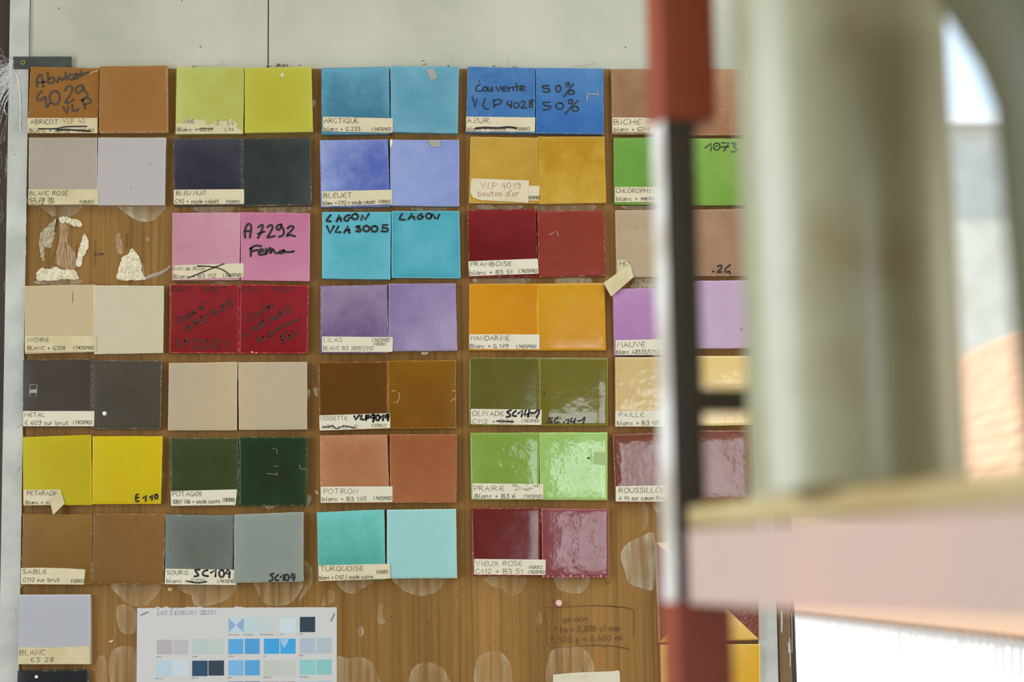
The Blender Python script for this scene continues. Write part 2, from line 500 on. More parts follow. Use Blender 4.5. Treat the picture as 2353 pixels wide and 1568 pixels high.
M['redpen'] = simple('red_pencil', (150, 92, 78), .7)
M['graphite'] = simple('graphite', (98, 72, 42), .6)
M['glue'] = mottled('dry_glue', (172, 160, 130), (216, 207, 182), scale=230, rough=.9, lo=.3, hi=.6, bump=.7)
M['glue_grey'] = mottled('grey_glue', (138, 124, 98), (182, 172, 146), scale=300, rough=.9, bump=.8)
M['torn_wood'] = mottled('torn_veneer', (128, 98, 68), (170, 144, 114), scale=220, rough=.9, stretch=(2, 2, .3), bump=.6)
M['stain'] = mottled('glue_stain', (196, 172, 132), (208, 190, 156), scale=60, rough=.7, alpha=(.0, .62))
M['stain2'] = mottled('glue_stain_pale', (190, 178, 152), (204, 194, 170), scale=30, rough=.7, alpha=(.1, .85))
M['web'] = simple('cobweb', (232, 236, 244), .8)
M['dust'] = mottled('grey_dust', (84, 78, 64), (120, 112, 94), scale=200, rough=.95)
M['matt_scar'] = simple('matt_scar', (146, 170, 112), .7)
M['worn'] = simple('worn_label', (150, 152, 118), .7)
M['white_chip'] = simple('white_chip', (226, 224, 216), .6)
M['tape_scar'] = simple('tape_scar', (150, 148, 138), .6)
M['pin'] = simple('pink_plastic', (205, 122, 128), .35)
M['pin2'] = simple('pink_plastic_rim', (226, 168, 166), .35)

# ------------------------------------------------------------------ the room
def struct(name, vf, m, parent=None, smooth=False, fm=None):
    o = mk(name, vf, m, parent, smooth=smooth, fm=fm)
    if parent is None: o['kind'] = 'structure'
    return o

WX0, WX1 = P(1833, 1480).x, 1.75                # window opening in the back wall
WZ0, WZ1 = 0.95, 2.45
YW = YB + 0.025                                 # plane of the bare back wall
XR = 3.0
struct('floor', box(LX, XR, RY, YW + .25, -.12, 0), M['floor'])
def ring(x0, x1, z0, z1, a0, a1, b0, b1):
    """rectangle with a rectangular hole, as four boxes' extents"""
    return [(x0, a0, z0, z1), (a1, x1, z0, z1), (a0, a1, z0, b0), (a0, a1, b1, z1)]
struct('wall_back', join(*[box(a, b, YW, YW + .25, c, d) for a, b, c, d in ring(LX, XR, 0, CZ, WX0, WX1, WZ0, WZ1)]), M['plaster'])
struct('wall_rear', join(*[box(a, b, RY - .05, RY, c, d) for a, b, c, d in ring(LX, XR, 0, CZ, RWX0, RWX1, RWZ0, RWZ1)]), M['plaster'])
struct('wall_left', join(*[box(LX - .05, LX, a, b, c, d) for a, b, c, d in ring(RY, YW + .25, 0, CZ, LWY0, LWY1, LWZ0, LWZ1)]), M['plaster'])
struct('wall_right', box(XR, XR + .05, RY, YW + .25, 0, CZ), M['plaster'])
struct('ceiling', join(*[box(a, b, c, d, CZ, CZ + .05) for a, b, c, d in ring(LX, XR, RY, YW + .25, SKX0, SKX1, SKY0, SKY1)]), M['plaster'])

# white painted planks over the board, tiny gaps between them
wb = bpy.data.objects['wall_back']
zt = P(700, 159).z
zt_l, zt_r = P(66, 155).z, P(1690, 160).z
def plank(pxa, pxb, z0, z1, ph=0.0):
    xa, xb = P(pxa, 90).x + .0008, min(P(pxb, 90).x, P(1788, 1480).x) - .0008
    o = mk('plank', box(xa, xb, YB + .0012, YW - .001, z0, z1), M['panel'], wb)
    bevel_mod(o, .0008, 1)
    return o
for a, b in ((66, 616), (616, 1511), (1511, 1800)):
    plank(a, b, zt + .0004, CZ - .3)
mk('joint_backing', box(P(40, 90).x, P(1788, 1480).x - .002, YW - .0009, YW - .0002, zt, CZ - .3), M['gap'], wb)

# frame: left white batten, dark jamb beyond it, right white batten, window frame
def strip(name, pts, y0, th, m, bev=.0012):
    """vertical board outlined in photo pixels"""
    o = struct(name, pxprism(pts, y0, th), m)
    bevel_mod(o, bev, 1)
    return o
def edge_line(x0, y0, x1, y1, ya, yb):
    k = (x1 - x0) / (y1 - y0)
    return [(x0 + k * (ya - y0), ya), (x0 + k * (yb - y0), yb)]
def vstrip(name, l, r, ya, yb, y0, th, m):
    a, b = edge_line(*l, ya, yb), edge_line(*r, ya, yb)
    return strip(name, [a[0], b[0], b[1], a[1]], y0, th, m)
vstrip('trim_1', (25, 0, -1, 1568), (66, 0, 41, 1568), -260, 2100, YB - .006, .03, M['batten'])
vstrip('trim_2', (1736, 1150, 1747, 1568), (1776, 1150, 1787, 1568), 150, 2100, YB - .004, .028, M['batten'])
vstrip('trim_3', (-560, 0, -600, 1568), (24.6, 0, -1.4, 1568), -260, 2100, YB + .006, .018, M['dark_wood'])
win = empty('window_1', (WX0, YB, WZ0)); win['kind'] = 'structure'
def wpart(name, vf, m):
    o = mk(name, vf, m, win); return bevel_mod(o, .0015, 1)
xj = P(1788, 1480).x
xj2 = P(1817, 1480).x
wpart('jamb', box(xj, xj2, YB - .002, YW + .05, WZ0 - .1, WZ1 + .1), M['frame_brown'])
wpart('casement_stile', box(xj2, P(1833, 1480).x, YB + .012, YW + .06, WZ0, WZ1), M['frame_dark'])
wpart('casement_stile', box(WX1 - .04, WX1, YB + .012, YW + .06, WZ0, WZ1), M['frame_dark'])
wpart('casement_rail', box(xj2, WX1, YB + .012, YW + .06, WZ1 - .04, WZ1), M['frame_dark'])
wpart('casement_rail', box(xj2, WX1, YB + .012, YW + .06, WZ0, WZ0 + .04), M['frame_dark'])
gt = NT('window_glass')
gm, gtr, ggl = gt.n('ShaderNodeMixShader'), gt.n('ShaderNodeBsdfTransparent'), gt.n('ShaderNodeBsdfGlossy')
ggl.inputs['Roughness'].default_value = .02
gm.inputs[0].default_value = .05
gt.l(gtr.outputs[0], gm.inputs[1]); gt.l(ggl.outputs[0], gm.inputs[2]); gt.l(gm.outputs[0], gt.out.inputs['Surface'])
mk('pane', box(P(1831, 1480).x, WX1 - .03, YW + .03, YW + .034, WZ0 + .03, WZ1 - .03), gt.m, win)

for i, (x0, y0, x1, y1, w) in enumerate(((1796, 1405, 1796, 1454, 3.2), (1814, 1468, 1816, 1532, 2.0), (1819, 1410, 1820, 1500, 1.2), (1811, 1478, 1813, 1500, 3.0))):
    mk('paint_drip', join(ribbon([(x0, y0), ((x0 + x1) / 2 + .6, (y0 + y1) / 2), (x1, y1)], w, YB - .0026)), M['batten'], win)

# ------------------------------------------------------------------ the sample board
bl = edge_line(62, 160, 41, 1568, 157.6, 1800); br_ = edge_line(1690, 156, 1744, 1480, 161.4, 1800)
board = mk('sample_board', pxprism([bl[0], br_[0], br_[1], bl[1]], YB, .022), M['board'])
tag(board, 'oak veneer board on the wall carrying the glazed tile samples', 'sample board')

def blob(pts, y, thick=.0003, n=5, jit=0.8):
    """irregular patch outline: smoothed and roughened polygon in photo pixels"""
    q = catmull(list(pts) + [pts[0]], n)[:-1]
    q = [(a + RND.uniform(-jit, jit), b + RND.uniform(-jit, jit)) for a, b in q]
    return pxprism(q, y, thick)

def film(pts, y, jit=.5):
    """thin translucent film that thins out at its rim (vertex attribute 'edge')"""
    q = catmull(list(pts) + [pts[0]], 5)[:-1]
    q = [(a + RND.uniform(-jit, jit), b + RND.uniform(-jit, jit)) for a, b in q]
    cx, cy = sum(a for a, b in q) / len(q), sum(b for a, b in q) / len(q)
    rings = [[(a + (cx - a) * f, b + (cy - b) * f) for a, b in q] for f in (0, .05, .14, .5)]
    n = len(q)
    V = [P(a, b, y) for r in rings for a, b in r]
    Fc = [(k * n + i, k * n + (i + 1) % n, (k + 1) * n + (i + 1) % n, (k + 1) * n + i) for k in range(3) for i in range(n)]
    Fc.append(tuple(3 * n + i for i in range(n)))
    return V, Fc, [0.0] * n + [1.0] * n + [.8] * n + [.55] * n

def stain(pts, m='stain', y=YB - .0004, name='glue_stain', **k):
    if not m.startswith('stain'):
        return mk(name, blob(pts, y, **k), M[m], board)
    V, Fc, e = film(pts, y)
    o = mk(name, (V, Fc), M[m], board)
    at_ = o.data.attributes.new('edge', 'FLOAT', 'POINT')
    at_.data.foreach_set('value', e)
    return o

ST = [
 ('F', 'stain2', "365,30 735,30 710,100 650,140 540,152 440,125"), ('F', 'stain2', "1070,40 1468,40 1455,120 1380,180 1270,195 1160,140"),
 ('B', 'stain2', "310,1380 640,1380 650,1425 600,1445 330,1440"), ('B', 'stain2', "905,1375 1310,1375 1300,1440 930,1445"),
 ('C', 'stain2', "360,1390 545,1390 520,1420 380,1424"), ('C', 'stain2', "900,1385 1192,1385 1180,1420 910,1424"),
 ('D', 'glue_grey', "220,1365 330,1365 370,1395 410,1412 240,1412"), ('D', 'stain2', "420,1365 625,1365 615,1412 425,1415"), ('D', 'stain2', "780,1370 1255,1370 1245,1428 790,1430"),
 ('E', 'stain2', "285,1375 632,1375 620,1418 310,1415"), ('E', 'stain2', "1375,770 1420,745 1445,800 1440,910 1395,900 1380,840"),
 ('I', 'stain2', "235,645 640,645 665,710 215,710"), ('I', 'glue_grey', "960,655 1200,655 1245,705 945,708"),
 ('J', 'glue_grey', "395,655 600,650 632,745 360,752 385,700"), ('G', 'stain', "490,680 710,680 705,716 500,714"),
 ('b', 'stain', "175,700 645,690 630,800 540,860 400,900 300,895 260,800 190,770"), ('b', 'stain', "840,680 1240,670 1210,800 1130,880 990,895 890,850 845,760"),
 ('b', 'stain', "1268,500 1330,560 1335,680 1270,790 1215,860 1290,700"),
 ('a', 'stain', "985,700 1410,700 1390,790 1340,850 1280,900 1150,890 1060,820"), ('a', 'stain', "1040,890 1195,925 1195,1120 1110,1145 1045,1080"),
 ('a', 'stain', "985,1290 1200,1280 1200,1600 985,1600"), ('a', 'stain', "850,1370 930,1350 940,1600 850,1600"),
 ('c', 'stain', "222,660 530,655 500,710 420,745 370,788 290,780 230,730"), ('c', 'stain', "712,640 1162,640 1150,710 1070,780 940,808 820,770 740,710"),
 ('c', 'stain', "205,1350 300,1360 420,1345 520,1400 570,1500 575,1620 205,1620"), ('c', 'stain', "865,1470 930,1405 1040,1395 1140,1440 1195,1530 1200,1620 860,1620"),
 ('c', 'stain', "70,890 130,760 180,770 185,850 110,890"), ('c', 'stain2', "385,1100 425,1080 447,1130 410,1170"), ('c', 'stain', "570,900 610,890 605,980 640,1040 570,1045"),
 ('d', 'stain', "280,640 635,640 625,740 590,790 500,802 440,750 330,710"), ('d', 'stain2', "900,645 990,645 985,760 940,750 910,700"), ('d', 'stain', "985,645 1150,645 1130,775 985,765"), ('d', 'stain2', "1150,645 1215,645 1180,740 1110,785"),
 ('d', 'stain', "200,1400 260,1320 360,1295 450,1320 520,1420 530,1500 500,1620 210,1620"), ('d', 'stain', "845,1350 900,1270 1050,1240 1170,1280 1240,1380 1255,1480 1200,1620 845,1620"),
 ('e', 'stain2', "250,440 320,335 430,285 520,240 560,300 555,735 420,738 330,700 290,600"), ('e', 'stain', "480,0 500,120 470,230 440,200 440,0"),
 ('O', 'stain2', "545,1345 700,1345 690,1400 625,1420 590,1450 560,1410"), ('d', 'stain', "735,1000 770,940 790,1040 740,1048"), ('H', 'glue', "975,1325 1040,1322 1020,1350 980,1352"),
 ('L', 'glue_grey', "935,1385 1030,1385 1000,1405 960,1408"), ('L', 'glue_grey', "1318,335 1345,350 1340,400 1320,420"), ('L', 'glue_grey', "1370,330 1405,318 1418,380 1395,398"), ('L', 'glue_grey', "1312,1290 1350,1290 1345,1345 1310,1390"),
 ('K', 'glue_grey', "1452,1075 1475,1085 1470,1130 1452,1140"), ('B', 'glue_grey', "1362,430 1395,440 1385,480 1364,485"), ('L', 'glue', "1385,1240 1420,1270 1405,1278"),
 ('a', 'glue', "960,1210 1000,1195 985,1218"), ('b', 'glue', "60,740 95,738 90,760 65,762"), ('a', 'glue_grey', "745,90 800,95 790,103 755,102"),
]
for c, m, s in ST:
    stain(poly(c, s), m)
# dry glue and torn veneer left in the empty place
for s, m, th in (("540,205 620,225 612,380 690,500 662,630 560,605 500,560 530,380", 'torn_wood', .0006),
                 ("505,165 525,150 500,260 455,420 402,430 398,540 372,520 350,400 368,300 440,225", 'glue_grey', .0012),
                 ("530,158 600,150 650,172 700,172 735,205 728,236 670,232 600,205 545,200", 'glue', .003),
                 ("755,308 798,385 770,480 742,510 732,590 690,597 684,560 710,460", 'glue', .003),
                 ("330,660 370,615 440,620 500,600 560,625 640,628 682,645 705,712 600,715 350,722", 'glue', .003),
                 ("345,722 710,716 700,755 345,758", 'stain2', .0003),
                 ("1068,715 1072,620 1100,520 1150,488 1190,440 1240,500 1270,560 1275,640 1300,700 1290,716", 'glue', .003),
                 ("1275,560 1300,640 1300,712 1240,716 1230,640", 'stain2', .0004),
                 ("1040,330 1080,300 1105,470 1060,475", 'torn_wood', .0005),
                 ("1305,355 1330,335 1352,350 1325,372", 'torn_wood', .0008)):
    pts = poly('F', s)
    stain(pts, m, y=YB - th, name='glue_residue', **({} if m.startswith('stain') else dict(thick=th, jit=1.7, n=8)))
for s, w in (("850,360 858,440 850,590", 1.2), ("855,490 925,485", 4.5), ("518,155 495,280", 2.5), ("590,385 585,440", 1.5), ("690,410 685,520", 1.5), ("1140,300 1138,430", 2.0), ("480,470 462,580", 1.5)):
    mk('veneer_split', join(*[ribbon(q, w, YB - .0012) for q in traced('F', s)]), M['board_edge'], board)

# pencilled note with its drawn outline, small tick
note = traced('d', "795,908 950,908 1150,895 1350,895 1568,915|815,940 822,1120 830,1210 855,1250 1000,1258 1200,1245 1400,1250 1568,1278|1355,668 1368,708 1392,668")
note += traced('e', "0,893 200,900 330,920 370,950 372,1040 365,1170|0,1240 180,1250 330,1275")
for txt, x, y, h, w in (("grain", 1293, 1430, 13, 58), ("1 kg = 0,800 cl eau", 1275, 1455, 14, 150), ("0,500 g = 0,400 ml", 1266, 1478, 13, 165)):
    note += text_strokes(txt, x, y, h, w, -2.0, .8)
mk('pencil_note', join(*[ribbon(q, 1.5, YB - .0008) for q in note]), M['graphite'], board)
# tiny specks and worm holes of the board
sp = []
for i in range(70):
    x, y = RND.uniform(860, 1400), RND.uniform(1350, 1560)
    sp.append(ribbon([(x, y), (x + .3, y + RND.uniform(.2, 1.5))], RND.uniform(.8, 1.8), YB - .0006))
mk('worm_holes', join(*sp), M['gap'], board)['kind'] = 'stuff'

# ------------------------------------------------------------------ tiles
TH = 0.014
BODY = simple('tile_body', (176, 150, 120), .8)
PALE = simple('tile_body_pale', (205, 196, 178), .8)

def tile(name, px, mat, edge, label, th=TH, group=None):
    """one glazed tile: slightly uneven outline, eased edges; px = TL,TR,BR,BL of its face"""
    yf = YB - th
    c = [P(x, y, yf) for x, y in px]
    tw = [RND.uniform(-.00035, .00035) for _ in range(4)]
    n = 10
    V, Fc, fm = [], [], []
    def edgej(): return [0.0] + [RND.uniform(-.0002, .0002) for _ in range(n - 1)] + [0.0]
    je = [edgej() for _ in range(4)]
    def pt(u, v, iu, iv):
        p = (c[0] * (1 - u) + c[1] * u) * (1 - v) + (c[3] * (1 - u) + c[2] * u) * v
        dy = (tw[0] * (1 - u) + tw[1] * u) * (1 - v) + (tw[3] * (1 - u) + tw[2] * u) * v
        e = min(u, v, 1 - u, 1 - v)
        p = Vector((p.x, yf + dy, p.z))
        p.z += je[0][iu] * (1 - v) + je[2][iu] * v
        p.x += je[3][iv] * (1 - u) + je[1][iv] * u
        if e < .001: p.y += .0011
        elif e < .02: p.y += .0003
        return p
    us = [0, .010, .035] + [.035 + (1 - .07) * k / (n - 4) for k in range(1, n - 4)] + [.965, .990, 1]
    assert len(us) == n + 1, len(us)
    for j, v in enumerate(us):
        for i, u in enumerate(us):
            V.append(pt(u, v, i, j))
    s = n + 1
    for j in range(n):
        for i in range(n):
            Fc.append((j * s + i, (j + 1) * s + i, (j + 1) * s + i + 1, j * s + i + 1))
            fm.append(1 if (i in (0, n - 1) or j in (0, n - 1)) else 0)
    rim = [i for i in range(s)] + [j * s + n for j in range(1, s)] + [n * s + i for i in range(n - 1, -1, -1)] + [j * s for j in range(n - 1, 0, -1)]
    b0 = len(V)
    for r in rim:
        V.append(Vector((V[r].x, YB, V[r].z)))
    k = len(rim)
    for i in range(k):
        Fc.append((rim[i], rim[(i + 1) % k], b0 + (i + 1) % k, b0 + i)); fm.append(2)
    Fc.append(tuple(b0 + i for i in range(k))); fm.append(2)
    ctr = (c[0] + c[1] + c[2] + c[3]) / 4
    o = mesh(name, V, Fc, [mat, edge[0], edge[1]], None, Vector((ctr.x, YB, ctr.z)), True, fm)
    try:
        o.data.set_sharp_from_angle(angle=math.radians(50))
    except Exception:
        pass
    tag(o, label, 'tile', group)
    return o

def hexes(s): return [tuple(int(v) for v in q.split(',')) for q in s.split()]

def shade(c, k): return tuple(max(0, min(255, v * k)) for v in c)

def balance(c, f):
    if not f: return c
    o = []
    for v, q in zip(c, f):
        v = lin(v) * q
        o.append(255 * (v * 12.92 if v <= .0031308 else 1.055 * v ** (1 / 2.4) - .055))
    return tuple(o)

PAIR = 'pairs of glazed sample tiles on the board'
TILES = {}
CORR = {'abricot': (0.65, 0.69, 0.54), 'abricot2': (0.67, 0.79, 0.91), 'anise': (0.73, 0.75, 0.69), 'anise2': (0.81, 0.79, 0.68), 'arctique': (0.65, 0.71, 0.75), 'arctique2': (0.73, 0.72, 0.77), 'azur': (0.86, 0.85, 0.83), 'azur2': (0.46, 0.6, 0.7), 'biche': (0.69, 0.69, 0.63), 'rose_white': (0.74, 0.71, 0.69), 'rose_white2': (0.77, 0.78, 0.78), 'night': (0.78, 0.73, 0.83), 'night2': (0.73, 0.73, 0.7), 'bleuet': (0.83, 0.85, 0.81), 'bleuet2': (0.88, 0.85, 0.8), 'gold': (0.77, 0.75, 0.75), 'gold2': (0.71, 0.69, 0.54), 'leaf': (0.79, 0.78, 0.85), 'leaf2': (0.74, 0.75, 0.75), 'pink': (0.83, 0.99, 0.88), 'pink2': (0.8, 0.84, 0.84), 'lagoon': (0.8, 0.77, 0.82), 'lagoon2': (0.85, 0.77, 0.84), 'raspberry': (0.7, 0.15, 0.19), 'raspberry2': (0.76, 0.6, 0.4), 'sand_pink': (0.83, 0.84, 0.78), 'sand_pink2': (0.7, 0.63, 0.57), 'ivory': (0.75, 0.74, 0.78), 'ivory2': (0.77, 0.79, 0.84), 'crimson': (0.85, 0.6, 0.71), 'crimson2': (0.83, 0.48, 0.65), 'lilac': (0.68, 0.65, 0.67), 'lilac2': (0.7, 0.72, 0.78), 'mandarin': (0.78, 0.73, 0.22), 'mandarin2': (0.71, 0.69, 0.15), 'mauve': (0.78, 0.73, 0.77), 'mauve2': (0.78, 0.78, 0.81), 'metal': (0.68, 0.65, 0.6), 'metal2': (0.79, 0.72, 0.64), 'beige': (0.78, 0.78, 0.77), 'beige2': (0.76, 0.75, 0.72), 'hazel': (0.8, 0.73, 0.15), 'hazel2': (0.78, 0.71, 0.15), 'olive': (0.75, 0.86, 0.55), 'straw': (0.76, 0.73, 0.69), 'lemon': (0.78, 0.83, 0.15), 'lemon2': (0.81, 0.84, 0.15), 'garden': (0.62, 0.65, 0.47), 'garden2': (0.62, 0.7, 0.55), 'pumpkin': (0.77, 0.78, 0.68), 'pumpkin2': (0.72, 0.67, 0.5), 'meadow': (0.78, 0.78, 0.59), 'sable': (0.76, 0.7, 0.41), 'sable2': (0.66, 0.69, 0.51), 'mouse': (0.74, 0.77, 0.74), 'mouse2': (0.74, 0.77, 0.8), 'turquoise': (0.72, 0.72, 0.73), 'turquoise2': (0.86, 0.81, 0.85), 'old_rose': (0.67, 0.15, 0.15), 'white': (0.72, 0.72, 0.76)}   # fine colour balance of single glazes, linear factors
def T(key, px, a, b=None, desc='', edge=1.12, th=TH, **k):
    a, b = balance(a, CORR.get(key)), balance(b or shade(a, 1.1), CORR.get(key))
    m = glaze(key + '_glaze', a, b, **k)
    rc = tuple(min(235, v * edge + (12 if edge > 1 else 0)) for v in a)
    em = mottled(key + '_rim', rc, tuple(rc[i] * .45 + (196, 182, 156)[i] * .55 for i in range(3)), scale=170 + RND.uniform(-20, 40), rough=.55, lo=.52, hi=.6, detail=3, spec=.25)
    sm = simple(key + '_side', shade(tuple(a[i] * .55 + (178, 160, 132)[i] * .45 for i in range(3)), .95), .75)
    o = tile('glazed_tile', hexes(px), m, (em, sm), desc, th, PAIR)
    TILES[key] = (o, YB - th)
    return o

# row by row: photo corners, glaze colours
T('abricot', '70,153 227,156 224,306 63,306', (158, 103, 54), (170, 116, 66), 'apricot brown tile with large grey marker words and numbers above a paper label', Mottle=.4, GradZ=.4, Rough=.35, Grain=.03)
T('abricot2', '229,152 384,150 386,304 227,305', (160, 106, 54), (176, 112, 58), 'plain apricot brown tile beside the large grey marker lettering', Radial=.7, Bias=.2, Rough=.35, Grain=.03, th=.017)
T('anise', '406,154 561,155 559,307 403,308', (182, 181, 88), (198, 200, 122), 'pale lime yellow tile with a torn paper label along its foot', Radial=.5, GradX=-.6, Rough=.4, Grain=.04)
T('anise2', '562,156 715,153 719,302 562,305', (174, 172, 58), (190, 190, 80), 'plain lime yellow tile with one white chip near its top', Radial=.5, Mottle=.4, Rough=.35, Grain=.04, th=.016)
T('arctique', '738,156 894,153 896,307 739,309', (62, 120, 146), (112, 170, 196), 'sea blue tile with pale shading and a clean paper label', Radial=.5, GradZ=.7, Bias=.25, Grain=.16, Rough=.4)
T('arctique2', '897,151 1055,153 1052,306 898,303', (92, 156, 174), (122, 182, 202), 'plain light sea blue tile with a grey smudge near its top', Radial=.5, Bias=.3, Grain=.16, Rough=.4)
T('azur', '1075,153 1230,156 1229,306 1071,304', (48, 98, 162), (84, 132, 184), 'azure blue tile with black handwriting above a struck out label', Mottle=.8, GradZ=.4, GradX=-.2, Grain=.2, Rough=.35)
T('azur2', '1232,155 1387,157 1387,308 1231,306', (66, 118, 182), (108, 150, 196), 'azure blue tile with two percentages written in black marker', Mottle=.6, GradZ=.9, Bias=.4, Grain=.16, Rough=.3)
T('biche', '1405,159 1561,158 1563,308 1407,308', (146, 108, 76), (172, 132, 104), 'fawn brown mottled tile with a paper label, partly behind the rack post', Radial=.6, Mottle=.8, Grain=.3, Rough=.5)
T('biche2', '1563,158 1720,158 1721,310 1565,310', (140, 100, 68), (166, 128, 100), 'fawn brown mottled tile without label, behind the rack post', Mottle=.8, GradZ=.6, Grain=.3, Rough=.45)
T('rose_white', '66,316 223,316 223,470 65,470', (174, 167, 156), (184, 177, 166), 'warm grey white tile with a three line paper label', Mottle=.4, Rough=.45, Grain=.02)
T('rose_white2', '225,316 381,316 378,471 223,471', (186, 180, 181), (192, 184, 184), 'plain pinkish white tile with a few dark specks', Mottle=.4, Rough=.4, Grain=.02, Pin=.1)
T('night', '398,319 556,318 556,470 399,472', (46, 48, 58), (70, 76, 78), 'blue black tile with a clean paper label', Radial=.5, GradZ=.5, Bias=.1, Rough=.3, Grain=.05, edge=1.35)
T('night2', '557,318 713,316 716,471 557,473', (50, 55, 56), (72, 80, 78), 'plain grey black tile with a greenish bloom at one edge', GradX=.4, Bias=.15, Radial=.3, Rough=.3, Grain=.06, edge=1.3)
T('bleuet', '735,322 891,320 896,474 737,476', (84, 100, 180), (146, 160, 212), 'cornflower blue tile fading pale at one side, paper label', Radial=.45, GradX=-.8, GradZ=.2, Bias=.22, Grain=.2, Rough=.4)
T('bleuet2', '896,321 1055,321 1055,474 897,472', (122, 138, 204), (148, 166, 218), 'plain pale cornflower blue tile with a chipped corner', Mottle=.6, Bias=.45, GradX=-.4, Grain=.16, Rough=.38)
T('gold', '1081,314 1235,316 1237,467 1078,467', (186, 146, 52), (202, 166, 76), 'golden yellow tile with two overlapping paper labels', Mottle=.8, GradX=-.5, Grain=.08, Rough=.35)
T('gold2', '1236,314 1389,314 1393,466 1238,469', (190, 144, 38), (212, 174, 76), 'plain golden yellow tile with cloudy amber patches', Mottle=1.2, GradZ=-.7, Grain=.12, Rough=.3)
T('leaf', '1411,317 1565,316 1567,469 1412,469', (98, 148, 52), (118, 166, 72), 'leaf green tile with a paper label, partly behind the rack post', Radial=.2, Mottle=.6, Grain=.1, Rough=.35)
T('leaf2', '1568,318 1722,319 1724,471 1568,471', (120, 160, 62), (144, 178, 92), 'leaf green tile with a black marker number along its top', Mottle=.7, GradZ=.5, Grain=.1, Rough=.35)
T('pink', '396,489 552,488 550,643 395,644', (188, 120, 146), (202, 142, 166), 'rose pink tile whose paper label is crossed out with an X', Mottle=.6, GradX=.5, Grain=.06, Rough=.45)
T('pink2', '553,488 712,490 711,646 553,644', (188, 110, 144), (200, 136, 162), 'rose pink tile with a number and word in thick black marker', Mottle=.6, GradZ=-.5, Grain=.08, Rough=.42)
T('lagoon', '740,487 898,487 897,642 740,640', (76, 166, 182), (112, 194, 206), 'lagoon turquoise tile with two lines of black marker', Radial=.4, Bias=.3, GradX=-.2, Grain=.14, Rough=.4)
T('lagoon2', '900,485 1055,485 1058,639 900,638', (92, 180, 194), (62, 158, 172), 'lagoon turquoise tile with a single black marker word', Radial=.7, Bias=.25, Grain=.12, Rough=.38)
T('raspberry', '1074,483 1232,480 1236,636 1078,637', (108, 30, 34), (146, 72, 80), 'deep raspberry red tile with a tilted paper label', Radial=.1, GradZ=1.0, Bias=.1, Mottle=.4, Rough=.35, Grain=.04)
T('raspberry2', '1235,485 1388,483 1392,633 1238,637', (134, 54, 48), (148, 68, 66), 'plain brick raspberry tile with a pale scratch', Mottle=.6, Rough=.32, Grain=.05)
T('sand_pink', '1414,483 1568,482 1570,635 1417,637', (172, 146, 122), (182, 164, 144), 'pinkish sand tile with a peeling folded label', Mottle=.7, Grain=.08, Rough=.42)
T('sand_pink2', '1570,482 1724,480 1727,633 1571,635', (162, 130, 104), (180, 154, 132), 'pinkish sand tile with a short black marker number', Mottle=.7, Grain=.08, Rough=.42, GradX=-.5)
T('ivory', '56,657 217,654 215,809 57,813', (198, 182, 141), (204, 190, 152), 'ivory yellow tile with an ivory paper label', Mottle=.3, Rough=.45, Grain=.02)
T('ivory2', '217,656 376,657 374,811 216,814', (202, 191, 160), (206, 197, 170), 'plain cream white tile beside the ivory labelled one', Mottle=.3, Rough=.42, Grain=.02)
T('crimson', '390,653 549,655 548,812 388,811', (124, 26, 30), (136, 44, 48), 'crimson tile with faint dark marker notes and a large code along its foot', GradZ=.6, Rough=.3, Grain=.03, edge=1.4)
T('crimson2', '551,654 709,656 706,812 549,812', (126, 24, 28), (140, 48, 52), 'crimson tile with slanting dark marker sentence', GradZ=.6, Rough=.3, Grain=.03, edge=1.4)
T('lilac', '736,657 890,654 893,811 737,811', (112, 88, 140), (160, 142, 172), 'deep lilac tile with a paper label', GradZ=1.0, Bias=.4, Radial=.15, Grain=.2, Rough=.4)
T('lilac2', '893,652 1047,651 1051,806 893,807', (142, 122, 164), (176, 160, 192), 'plain pale lilac tile', Mottle=.6, GradX=.6, GradZ=-.5, Bias=.4, Grain=.16, Rough=.36)
T('mandarin', '1079,652 1233,652 1236,805 1078,805', (200, 134, 30), (214, 154, 50), 'mandarin orange tile with a white paper label', Mottle=.5, GradX=-.5, Rough=.28, Grain=.03)
T('mandarin2', '1234,652 1389,650 1392,805 1236,805', (212, 146, 16), (216, 164, 56), 'plain glossy mandarin orange tile', Mottle=.5, GradZ=.6, Rough=.18, Grain=.02, Wave=.2)
T('mauve', '1409,664 1566,661 1568,816 1412,817', (166, 120, 174), (188, 150, 188), 'mauve tile with a paper label, partly behind the rack post', Radial=.2, GradZ=.4, Grain=.12, Rough=.35)
T('mauve2', '1569,646 1727,644 1731,800 1570,801', (186, 158, 188), (200, 178, 200), 'pale mauve tile without label, with a brown speck', Mottle=.6, Grain=.06, Rough=.32)
T('metal', '53,827 211,825 210,980 52,980', (68, 62, 60), (80, 73, 68), 'charcoal tile with a small white tape scar and a paper label', Radial=.3, Mottle=.5, Rough=.3, Grain=.12, edge=1.35)
T('metal2', '212,828 372,829 369,986 211,986', (68, 66, 60), (80, 76, 70), 'plain charcoal tile with a round white dot', Radial=.25, GradZ=.3, Rough=.32, Grain=.1, edge=1.35)
T('beige', '388,835 545,832 544,989 386,989', (184, 168, 144), (196, 178, 140), 'unlabelled beige tile with a warm band down one side', GradX=.9, Bias=.25, Mottle=.5, Rough=.45, Grain=.03)
T('beige2', '547,833 705,832 705,987 549,988', (188, 174, 152), (198, 180, 140), 'unlabelled beige tile with a warm corner', GradX=-.9, Bias=.1, Mottle=.5, Rough=.45, Grain=.03)
T('hazel', '731,833 889,831 890,986 734,990', (92, 56, 20), (102, 66, 34), 'dark hazelnut brown tile with a label overwritten in bold black', Mottle=.6, GradZ=.4, Rough=.28, Grain=.04, edge=1.45)
